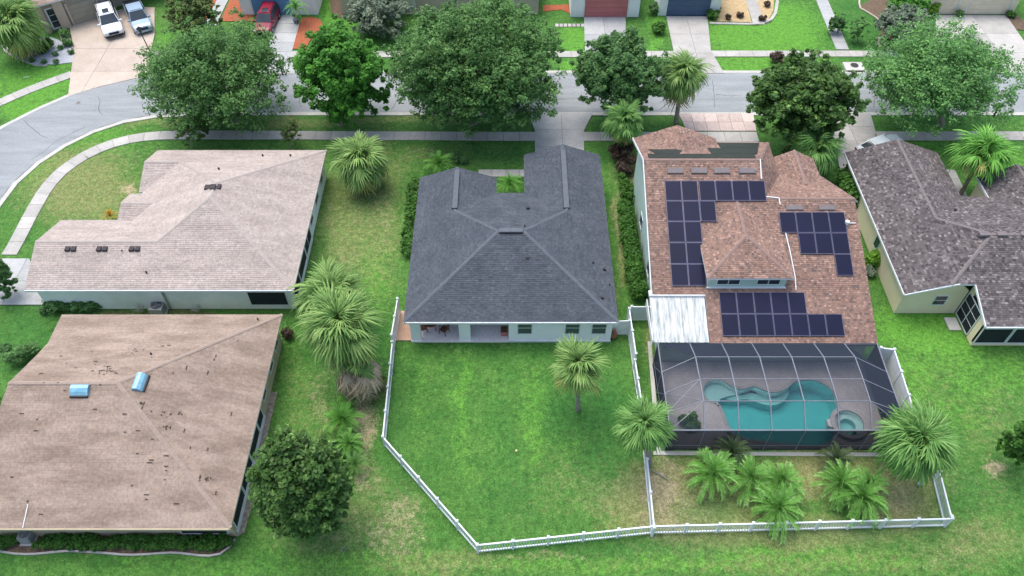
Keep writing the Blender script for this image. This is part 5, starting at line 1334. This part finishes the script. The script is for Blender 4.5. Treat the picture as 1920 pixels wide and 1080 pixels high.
def pinnate_frond(seed,L=2.1,nl=24,ll=.34,arch=.8,wdt=.020,vee=.9):
    r=random.Random(seed); mb=MB(); n=10; pts=[]
    for i in range(n+1):
        s=i/n; pts.append(Vector((L*s*(1-.18*arch*s*s),r.uniform(-.01,.01),L*(.35*arch*math.sin(s*1.6)-arch*.62*s**2.2))))
    mb.tube(pts,[.03*(1-.8*i/n)+.004 for i in range(n+1)],3,cap=False,t=.75)
    for i in range(nl):
        s=.1+.9*i/nl; f=s*n; j=min(int(f),n-1); p=pts[j].lerp(pts[j+1],f-j); d=(pts[j+1]-pts[j]).normalized()
        for sg in (-1,1):
            l_=ll*(.55+.45*math.sin(min(1,s*1.15)*math.pi*.85))*r.uniform(.85,1.1)
            o=(d*.9+Vector((0,sg*.65,vee*.45))).normalized(); e=p+o*l_; e.z-=.10*l_; m_=p+o*l_*.55
            sd_=o.cross(Vector((0,0,1))).normalized()*wdt; tn=min(1,max(0,r.gauss(.12+.5*s,.2)))
            mb.face([p-sd_*.6,m_-sd_,m_+sd_,p+sd_*.6],0,tn); mb.face([m_-sd_,e,m_+sd_],0,min(1,tn+.2*r.random()))
    return mb
FR={}
def frond_meshes(key,maker,m,n=3):
    if (key,m) not in FR:
        FR[(key,m)]=[maker(i).mesh('frond',M[m],tint=True) for i in range(n)]
    return FR[(key,m)]
SAB=lambda i:fan_frond(i,.78,.82,22,.75,.040,4.6)
SABD=lambda i:fan_frond(i+5,.95,.7,15,1.1,.05,2.4)
PIN=lambda i:pinnate_frond(i,2.0)
def palm(name,label,basepx,cpx,rpx,m='frond_sabal',kind_='fan',n=46,trunk_r=.2,dead=0,group='palms',cat='palm tree',ztop=None,lo=-72,trunk=True,bark='bark_grey'):
    base=at(*basepx)
    d=at(cpx[0],cpx[1],0); z=CH-base.y/(d.y/CH) if ztop is None else ztop
    z=max(.25,z); c=at(cpx[0],cpx[1],z); R=rpx*depth(c)/FPX
    root=empty(name,base,label=label,cat=cat,group=group); top=c-base
    if trunk:
        mb=MB(); pts=[Vector((top.x*(s**1.3),top.y*(s**1.3),-.1+(top.z+.05)*s)) for s in (0,.08,.3,.55,.8,1)]
        # ringed trunk
        P=[];Rr=[]
        N=max(6,int(top.z/.25))
        for i in range(N+1):
            s=i/N; P.append(Vector((top.x*(s**1.3),top.y*(s**1.3),-.1+(top.z+.05)*s))); Rr.append(trunk_r*(1.25-.3*min(1,s*4))*(1+(.08 if i%2 else -.04)))
        mb.tube(P,Rr,9); mb.build('trunk',M[bark],root)
    ga=math.pi*(3-math.sqrt(5)); hd=top
    full={'fan':1.42,'pin':1.85}[kind_]; sc=R/full
    ms=frond_meshes(kind_,SAB if kind_=='fan' else PIN,m); my=frond_meshes(kind_,SAB,'frond_yellow') if kind_=='fan' else ms
    n=int(n*(1.7 if kind_=='fan' else 1.5))
    for i in range(n):
        t=i/(n-1); el_=math.radians(86-(86-lo)*t**.85+random.uniform(-13,13)); az_=i*ga+random.uniform(-.3,.3)
        s=sc*(1.0 if t>.12 else .75)*random.uniform(.78,1.14)
        o=bpy.data.objects.new('frond',random.choice(my if t>.62 and random.random()<.45 else ms)); COL.objects.link(o); o.parent=root
        o.location=hd+Vector((0,0,.15*sc*(1-t)))
        o.rotation_euler=(random.uniform(-.5,.5) if kind_=='fan' else random.uniform(-.2,.2),-el_,az_); o.rotation_mode='XYZ'
        o.scale=(s,s,s)
    if dead:
        md=frond_meshes('fand',SABD,'frond_dry')
        for i in range(dead):
            az_=random.random()*6.28; o=bpy.data.objects.new('dead_frond',random.choice(md)); COL.objects.link(o); o.parent=root
            o.location=hd+Vector((0,0,-.2-random.random()*.5)); o.rotation_euler=(random.uniform(-.6,.6),math.radians(random.uniform(25,75)),az_); o.scale=(sc*(1.35 if dead>60 else .95),)*3
    return root
PG='cabbage palms in the gardens'
palm('cabbage_palm','bushy pale cabbage palm standing alone by the sidewalk next to the ivory roofed house',(678,350),(677,303),56,n=60,dead=10,group=PG)
palm('cabbage_palm','cabbage palm over the dark shrub left of the solar house front',(1172,290),(1170,228),43,'frond_green',n=46,dead=4,group=PG)
palm('fan_palm','tall fan palm beside the road with a rough bare trunk',(1267,230),(1279,142),50,'frond_sabal',n=46,dead=14,group=PG,trunk_r=.22)
palm('cabbage_palm','full cabbage palm behind the solar house between the two driveways',(1532,325),(1530,281),46,'frond_green',n=54,dead=4,group=PG)
palm('queen_palm','bright palm with a leaning trunk in front of the cream house',(1801,364),(1842,290),56,'frond_bright',n=26,group=PG,lo=-35,trunk_r=.18)
palm('cabbage_palm','young open palm alone on the fenced lawn',(1083,767),(1083,690),56,'frond_sabal',n=24,group=PG,lo=-25,trunk_r=.16)
palm('cabbage_palm','bushy palm growing over the fence between the yards',(1216,872),(1207,800),54,'frond_green',n=56,dead=3,group=PG)
palm('cabbage_palm','largest round palm at the lower right corner of the pool cage',(1725,902),(1718,832),70,'frond_green',n=70,dead=6,group=PG)
palm('cabbage_palm','farthest palm of the clump left of the fenced yard',(630,612),(624,556),66,'frond_sabal',n=54,group=PG)
palm('cabbage_palm','tallest middle palm of the clump left of the fenced yard',(662,705),(640,614),76,'frond_sabal',n=66,dead=26,group=PG,trunk_r=.24)
palm('cabbage_palm','nearest palm of the clump with a skirt of dead brown fronds',(690,740),(666,676),50,'frond_sabal',n=5,dead=95,group=PG)
palm('cabbage_palm','palm in the white gravel bed at the top left corner with a leaning trunk',(72,104),(24,46),60,'frond_sabal',n=50,dead=6,group=PG)
palm('bush_palm','low dark palmetto below the palm clump',(678,738),(676,716),34,'frond_dark','pin',n=22,group='low palms',trunk=False,ztop=.8,lo=5)
palm('bush_palm','green fan shaped palmetto right of the dry patch beside the palm clump',(648,805),(645,792),40,'frond_bright','pin',n=26,group='low palms',trunk=False,ztop=.6,lo=5)
palm('bush_palm','dark rosette palm at the foot of the dead brown fronds',(706,716),(704,708),30,'frond_green','pin',n=24,group='low palms',trunk=False,ztop=.7,lo=-5)
palm('bush_palm','low palmetto between the dead fronds and the fan shaped palmetto',(658,752),(657,745),30,'frond_bright','pin',n=24,group='low palms',trunk=False,ztop=.5,lo=0)
palm('bush_palm','ragged palmetto just above the round dark tree',(655,842),(655,835),34,'frond_pinnate','pin',n=26,group='low palms',trunk=False,ztop=.7,lo=-5)
palm('bush_palm','ragged palmetto at the right edge of the round dark tree',(668,880),(668,874),28,'frond_green','pin',n=22,group='low palms',trunk=False,ztop=.6,lo=-5)
palm('bromeliad','small lime yellow plant leaning out by the left fence',(716,716),(716,714),16,'leaf_lime','pin',n=12,group='low palms',trunk=False,ztop=.5,lo=5,cat='garden plant')
shrub('tangle of pale dead stalks under the palm clump',[(668,690),(685,712)],.9,'frond_dry',2600,.22,wd=.8)
palm('bush_palm','bright feathery bush palm at the front corner of the slate house',(826,322),(824,312),30,'frond_bright','pin',n=22,group='low palms',trunk=False,ztop=.7,lo=5)
palm('bush_palm','small bright palm in the courtyard notch of the slate roof',(956,352),(955,349),27,'frond_bright','pin',n=24,group='low palms',trunk=False,ztop=1.0,lo=5)
palm('potted_palm','small palm in a dark pot beside the blue garage door',(556,46),(555,18),24,'frond_bright','pin',n=22,group='low palms',trunk_r=.08,lo=-10)
palm('bromeliad','orange yellow spiky plant by the ivory roofed house porch',(208,412),(208,406),15,'leaf_yellow','pin',n=18,group='low palms',trunk=False,ztop=.4,lo=10,cat='garden plant')
palm('bush_palm','pale grey rosette plant on the lawn right of the tan roofed house',(646,1032),(646,1032),9,'leaf_grey','pin',n=12,group='low palms',trunk=False,ztop=.3,lo=10,cat='garden plant')
DG='feathery date palms behind the pool cage'
for px,py,r,m_,n_,lb in ((1335,893,46,'frond_pinnate',30,'leftmost feathery date palm in the yard behind the pool cage'),(1405,902,44,'frond_pinnate',28,'second feathery date palm from the left behind the pool cage'),(1462,907,44,'frond_pinnate',28,'feathery date palm just right of the second one in the left cluster'),(1455,958,50,'frond_pinnate',30,'date palm at the front of the left cluster leaning over the fence'),
    (1572,912,44,'frond_pinnate',28,'upper left date palm of the right cluster near the pool cage'),(1612,938,50,'frond_pinnate',30,'front date palm of the right cluster near the fence'),(1625,912,38,'frond_pinnate',22,'smaller date palm at the right of the right cluster'),
    (1371,852,36,'frond_dark',28,'dark spiky palm against the cage wall above the left cluster'),(1566,866,34,'frond_dark',26,'dull brownish palm against the cage wall above the right cluster'),(1318,868,26,'frond_pinnate',16,'small green palm left of the dark spiky one at the cage wall')):
    palm('date_palm',lb,(px,py+10),(px,py),r*1.12,m_,'pin',n=n_,group=DG,trunk=False,ztop=1.0,lo=-12)
# ---------------- SMALL THINGS ----------------
# air conditioner
p=at(300,585); ac=empty('air_conditioner',p,label='grey air conditioner unit behind the ivory roofed house',cat='air conditioner',group='air conditioners')
def make_ac(root,s=.5):
    mb=MB(); mb.box(-s,s,-s,s,.1,.85); mb.build('case',M['ac'],root)
    mb=MB(); mb.prism(circ((0,0),s*.8,16),.851,.87); mb.build('fan_well',M['black'],root)
    for k in range(3):
        a=k*2.09; mb=MB(); mb.bar((0,0,.9),(math.cos(a)*s*.7,math.sin(a)*s*.7,.9),.16,.02); mb.build('fan_blade',M['rim'],root)
    mb=MB()
    for k in range(5):
        r_=s*(.2+.15*k); q=circ((0,0),r_,16); 
        for i in range(16): mb.bar((*q[i],.93),(*q[(i+1)%16],.93),.02,.02)
    mb.build('grille',M['ac'],root)
    mb=MB(); mb.box(-s-.1,s+.1,-s-.1,s+.1,-.02,.1); mb.build('pad',M['curb'],root)
make_ac(ac)
p=at(58,1008); ac2=empty('air_conditioner',(p.x,p.y-.1,0),label='dark air conditioner unit in the gap of the bottom left hedge',cat='air conditioner',group='air conditioners'); make_ac(ac2,.36)
def bare(px,py,label,h=1.0,r=.8,n=9):
    b=at(px,py); root=empty('bare_shrub',b,label=label,cat='shrub',group='bare pale branched shrubs'); mb=MB()
    for i in range(n):
        a=random.random()*6.28; e=Vector((math.cos(a)*r*random.uniform(.4,1),math.sin(a)*r*random.uniform(.4,1),h*random.uniform(.5,1)))
        mb.tube([(0,0,0),e*.5+Vector((0,0,.1)),e],[.04,.028,.012],4)
        for q in range(2):
            e2=e*.6+Vector((random.uniform(-.3,.3),random.uniform(-.3,.3),random.uniform(.1,.4))); mb.tube([e*.5,e2],[.02,.01],4)
    mb.build('branches',mat('pale_branch',(.42,.43,.36)),root)
bare(268,585,'bare pale branched shrub left of the grey air conditioner'); bare(372,586,'small bare pale branched shrub right of the grey air conditioner',.7,.5,6)
# patio furniture
p=at(803,612,.1); 
def table(loc):
    root=empty('patio_table',loc,label='round brown patio table under the left half of the lanai roof',cat='table')
    mb=MB(); mb.prism(circ((0,0),.6,20),.70,.75); mb.build('table_top',M['wood'],root)
    for k in range(4):
        a=.78+k*1.57; mb=MB(); mb.bar((math.cos(a)*.4,math.sin(a)*.4,.70),(math.cos(a)*.5,math.sin(a)*.5,0),.05); mb.build('leg',M['wood'],root)
table((-6.15,37.0,.1))
def chair(loc,rz,label):
    root=empty('patio_chair',loc,rz,label=label,cat='chair',group='brown chairs round the patio table')
    mb=MB(); mb.box(-.27,.27,-.27,.27,.42,.47); mb.build('seat',M['wood'],root)
    for j in range(5): mb=MB(); mb.bar((-.24+j*.12,.26,.48),(-.24+j*.12,.36,.95),.05,.02); mb.build('back_slat',M['wood'],root)
    mb=MB(); mb.bar((-.3,.36,.97),(.3,.36,.97),.05,.05); mb.build('back_rail',M['wood'],root)
    for sx in (-1,1):
        for sy in (-1,1): mb=MB(); mb.bar((sx*.24,sy*.24,.42),(sx*.28,sy*.28,0),.045); mb.build('leg',M['wood'],root)
        mb=MB(); mb.bar((sx*.28,-.25,.66),(sx*.28,.3,.66),.05,.03); mb.build('armrest',M['wood'],root)
chair((-5.15,36.45,.1),math.radians(-120),'brown patio chair nearest the lawn beside the round table')
chair((-5.35,37.35,.1),math.radians(-70),'brown patio chair on the right of the round table half under the roof')
chair((-6.75,36.6,.1),math.radians(110),'brown patio chair on the left of the round table by the corner column')
p=at(954,624,.1); rb=empty('storage_box',(-.6,36.35,.1),label='small dark red box against the lanai wall beside the windows',cat='box')
mb=MB(); mb.box(-.22,.22,-.25,.25,0,.5); mb.build('case',M['door_red'],rb); mb=MB(); mb.box(-.24,.24,-.27,.27,.501,.56); mb.build('lid',M['wood'],rb)
p=at(1150,634); v=empty('garden_vase',p,label='brown clay vase standing at the right rear corner of the slate house',cat='vase')
mb=MB(); mb.tube([(0,0,0),(0,0,.15),(0,0,.45),(0,0,.75),(0,0,.95),(0,0,1.0)],[.12,.22,.28,.2,.11,.14],12); mb.build('body',M['terra'],v,smooth=True)
# storm drain
p=at(1600,127); sdn=empty('storm_drain',p,label='square concrete storm drain with a round lid on the far verge',cat='storm drain')
mb=MB(); mb.box(-1.0,1.0,-.75,.75,-.02,.2); mb.build('lid_slab',M['curb'],sdn)
mb=MB(); mb.prism(circ((.1,.15),.42,20),.201,.225); mb.build('manhole_cover',M['darkvent'],sdn)
mb=MB(); mb.box(-.8,.8,-.78,-.752,0,.15); mb.build('inlet',M['black'],sdn)
# manholes on the road
for px,py,lb in ((147,193,'small round manhole cover on the road bend'),(279,175,'small round manhole cover on the road under the left oak edge')):
    p=at(px,py); o=empty('manhole_cover',p,label=lb,cat='manhole cover',group='manhole covers in the road'); mb=MB(); mb.prism(circ((0,0),.3,18),.005,.022); mb.build('cover',M['ac'],o); mb=MB(); mb.prism(circ((0,0),.22,12),.0225,.026); mb.build('plate',M['vent'],o)
# mailboxes
def mailbox(px,py,label):
    p=at(px,py); o=empty('mailbox',p,label=label,cat='mailbox',group='mailboxes by the road'); mb=MB(); mb.box(-.06,.06,-.06,.06,0,1.1); mb.build('post',M['black_metal'],o)
    mb=MB(); mb.tube([(-.35,0,1.28),(.35,0,1.28)],.17,12); mb.build('box',M['black_metal'],o); mb=MB(); mb.box(-.2,.2,-.05,.05,.85,.95); mb.build('bracket',M['black_metal'],o)
mailbox(1863,218,'black mailbox by the near curb at the far right'); mailbox(530,140,'black mailbox at the road edge of the grey driveway')
# street lamp
b=at(292,118); t_=at(266,66,0); z=CH-b.y/(at(264,62,0).y/CH); top=at(264,62,z)-b
sl_=empty('street_lamp',b,label='black lantern street lamp beside the tan driveway',cat='street lamp')
mb=MB(); mb.tube([(0,0,0),(0,0,.3),(0,0,.35),top*.5,top],[.14,.13,.07,.055,.045],8); mb.build('pole',M['black_metal'],sl_)
mb=MB(); mb.tube([top,top+Vector((0,0,.1)),top+Vector((0,0,.5))],[.06,.14,.24],6); mb.build('lantern',M['glass'],sl_)
mb=MB(); mb.tube([top+Vector((0,0,.505)),top+Vector((0,0,.62)),top+Vector((0,0,.75))],[.32,.2,.03],6); mb.build('cap',M['black_metal'],sl_)
# small white marker bits
def stick(px,py,a,L,label,m='trim',name='stick'):
    p=at(px,py,.06); o=empty(name,(p.x,p.y,0),a,label=label,cat='stick' if name=='stick' else name); mb=MB(); mb.tube([(-L/2,0,.05),(0,.05,.07),(L/2,0,.05)],[.03,.035,.02],6); mb.build('shaft',M[m],o)
stick(1240,892,-.6,1.3,'thin pale stick on dry grass right of the dividing fence','concrete'); stick(1907,280,.6,.9,'white stick on the lawn at the far right'); stick(49,145,.25,.6,'short white board on the upper left lawn')
p=at(968,846); o=empty('ball',p,label='small pale yellow ball in the middle of the fenced lawn',cat='ball'); me=bpy.data.meshes.new('shell'); bm=bmesh.new(); bmesh.ops.create_icosphere(bm,subdivisions=2,radius=.08); bm.to_mesh(me); bm.free(); me.materials.append(M['leaf_lime'] if False else mat('ball_pale',(.7,.65,.35))); s_=link('shell',me,o); s_.location=(0,0,.07)
for px,py,lb in ((1677,893,'white garden lamp left of the corner palm'),(1720,910,'left one of two small white path lights near the corner fence'),(1727,910,'right one of two small white path lights near the corner fence')):
    p=at(px,py); o=empty('path_light',p,label=lb,cat='path light',group='small white path lights'); mb=MB(); mb.tube([(0,0,0),(0,0,.3)],.03,6); mb.build('stake',M['trim'],o); mb=MB(); mb.tube([(0,0,.3),(0,0,.42)],[.12,.06],8); mb.build('lamp_head',M['trim'],o)
p=at(556,44); pot=empty('plant_pot',p,label='dark pot holding the small palm by the blue garage',cat='pot'); mb=MB(); mb.tube([(0,0,0),(0,0,.45),(0,0,.5)],[.22,.32,.34],12); mb.build('body',M['door_navy'],pot)
# bed edging brick by taupe house etc.

# ---------------- VEHICLES ----------------
def loft(rings,mb,m=0):
    b=len(mb.v); n=len(rings[0])
    for r in rings: mb.v+=r
    for i in range(len(rings)-1):
        for j in range(n):
            k=(j+1)%n; mb.f.append((b+i*n+j,b+(i+1)*n+j,b+(i+1)*n+k,b+i*n+k)); mb.m.append(m); mb.t.append(.5)
    mb.f.append(tuple(b+j for j in range(n))); mb.f.append(tuple(b+(len(rings)-1)*n+j for j in range(n))[::-1]); mb.m+=[m,m]; mb.t+=[.5,.5]
def sect(y,hw,zb,zt,topw=None,rad=.1):
    tw=hw*.94 if topw is None else topw
    return [(-hw*.93,y,zb),(hw*.93,y,zb),(hw,y,zb+.15),(hw,y,zb+(zt-zb)*.6),(tw+.02,y,zt-rad*.5),(tw-rad,y,zt),(0,y,zt+.03),(-tw+rad,y,zt),(-tw-.02,y,zt-rad*.5),(-hw,y,zb+(zt-zb)*.6),(-hw,y,zb+.15),]
def vehicle(name,label,loc,rz,paint,kind_='suv',cat='car',scale=1.0):
    """front at -y, origin on the ground in the middle"""
    root=empty(name,loc,rz,label=label,cat=cat,group='parked vehicles'); root.scale=(scale,)*3
    L=2.45 if kind_!='truck' else 2.9
    hw=.98
    hb=1.0 if kind_!='sedan' else .85       # belt height
    mb=MB()
    loft([sect(-L,hw*.78,.42,hb*.72),sect(-L+.1,hw*.92,.32,hb*.86),sect(-L+.45,hw,.26,hb*.95),sect(-L+1.25,hw,.26,hb*1.04),sect(-.2,hw,.26,hb*1.06),sect(L-.5,hw,.26,hb*1.06),sect(L-.1,hw*.95,.3,hb*1.02),sect(L,hw*.85,.4,hb*.9)],mb)
    bd=mb.build('body',paint,root,smooth=False)
    ws,wt=-L+1.25,-L+2.0      # windscreen foot and top
    if kind_=='suv': rt,rb_=L-.45,L-.08
    elif kind_=='truck': rt,rb_=.75,.95
    else: rt,rb_=L-1.3,L-.5
    ht=1.78 if kind_!='sedan' else 1.42
    gw,tw=hw*.93,hw*.74
    z0=hb*1.04
    def ring(y,z,w_): return (w_,y,z)
    A=[(-gw,ws,z0),(gw,ws,z0),(gw,rb_,z0),(-gw,rb_,z0)]; T=[(-tw,wt,ht-.04),(tw,wt,ht-.04),(tw,rt,ht-.03),(-tw,rt,ht-.03)]
    mb=MB(); mb.v=A+T; mb.f=[(0,1,5,4),(1,2,6,5),(2,3,7,6),(3,0,4,7)]; mb.m=[0]*4; mb.t=[.5]*4
    mb.build('pillars',paint,root)
    mb=MB(); mb.slab([(-tw-.02,wt-.04,ht-.03),(tw+.02,wt-.04,ht-.03),(tw+.02,rt+.02,ht-.02),(-tw-.02,rt+.02,ht-.02)],.05)
    mb.v=[(x,y,z) for x,y,z in mb.v]; mb.face([(-tw*.8,wt+.1,ht+.015),(tw*.8,wt+.1,ht+.015),(tw*.8,rt-.1,ht+.02),(-tw*.8,rt-.1,ht+.02)])
    mb.build('roof',paint,root)
    def glass(nm,idx,ins=.1,off=.012,u0=0,u1=1):
        a,b,c,d=[Vector((A+T)[i]) for i in idx]
        a,b=a.lerp(b,u0),a.lerp(b,u1); d,c=d.lerp(c,u0),d.lerp(c,u1)
        ce=(a+b+c+d)/4; nn=(b-a).cross(d-a).normalized()
        q=[v.lerp(ce,ins)+nn*off for v in (a,b,c,d)]; mb=MB(); mb.face(q); 
        for i in range(4): j=(i+1)%4; mb.face([q[i],q[j],q[j]-nn*off*.9,q[i]-nn*off*.9])
        mb.build(nm,M['glass'],root)
    glass('windshield',(0,1,5,4),.07)
    for k,idx in enumerate(((1,2,6,5),(2,3,7,6),(3,0,4,7))):
        if k==1: glass('rear_window',idx,.12)
        else:
            for u in ((0,.5),(.5,1)): glass('side_window',idx,.1,u0=u[0],u1=u[1])
    for sx in (-1,1):
        for y in (-L+.9,L-.95):
            mb=MB(); mb.tube([(sx*(hw-.22),y,.36),(sx*(hw+.01),y,.36)],.37,18); wh=mb.build('wheel',M['rubber'],root)
            mb=MB(); mb.tube([(sx*(hw+.0),y,.36),(sx*(hw+.025),y,.36)],.23,12); mb.build('rim',M['rim'],wh)
        mb=MB(); mb.box(sx*.5-.0 if sx>0 else -.84,sx*.84 if sx>0 else -.5,-L-.02,-L+.13,hb*.66,hb*.80); mb.build('headlight',M['lamp_glass'],root)
        mb=MB(); mb.box(min(sx*.62,sx*.9),max(sx*.62,sx*.9),L-.06,L+.02,hb*.75,hb*.92); mb.build('tail_light',M['lamp_red'],root)
        mb=MB(); mb.box(min(sx*(gw-.0),sx*(gw+.26)),max(sx*gw,sx*(gw+.26)),ws+.1,ws+.24,hb*1.02,hb*1.02+.16); mb.build('side_mirror',paint,root)
        if kind_=='suv': mb=MB(); mb.bar((sx*tw*.92,wt+.15,ht+.05),(sx*tw*.92,rt-.1,ht+.05),.04,.04); mb.build('roof_rail',M['black_metal'],root)
    mb=MB(); mb.box(-.48,.48,-L-.02,-L+.1,hb*.55,hb*.78); mb.build('grille',M['black'],root)
    mb=MB(); mb.box(-.85,.85,-L-.07,-L+.15,.32,.48); mb.build('bumper',M['black_metal'] if kind_=='suv' else paint,root)
    if kind_=='truck':
        mb=MB(); mb.box(-.86,.86,1.02,L-.12,hb*1.06+.02,hb*1.06+.09); mb.build('bed_cover',M['black'],root)
    if kind_=='suv':
        mb=MB(); mb.box(-.3,.3,-.25,.55,ht+.02,ht+.05); mb.build('sunroof',M['glass'],root)
    return root
# headings: front towards the road, i.e. screen down-right
def place(px_front,px_rear): 
    a=at(*px_front,.0);b=at(*px_rear,.0); c=(a+b)/2; d=(a-b); return c,math.atan2(d.y,d.x)+math.pi/2
c,_=place((222,77),(200,28)); rzc=math.atan2(dirA.y,dirA.x)
vehicle('parked_suv','white suv with a dark grille parked on the tan driveway',(c.x,c.y,.05),rzc-.12,M['car_white'],'suv',scale=1.08)
c,_=place((272,68),(250,20))
vehicle('pickup_truck','pale blue pickup truck with a black bed cover beside the white suv',(c.x,c.y+.3,.05),rzc-.1,M['car_blue'],'truck','truck',scale=1.05)
c,_=place((510,72),(505,28)); vehicle('parked_car','red car on the grey driveway in front of the blue garage partly under the oak',(-27.2,79.5,.05),-.05,M['car_red'],'suv',scale=1.0)
c,_=place((1628,262),(1650,302)); vehicle('parked_car','pale silver car nosing out from behind the cream house roof',(34.4,57.7,.05),math.pi*.5+.45,M['car_pale'],'sedan',scale=1.0)
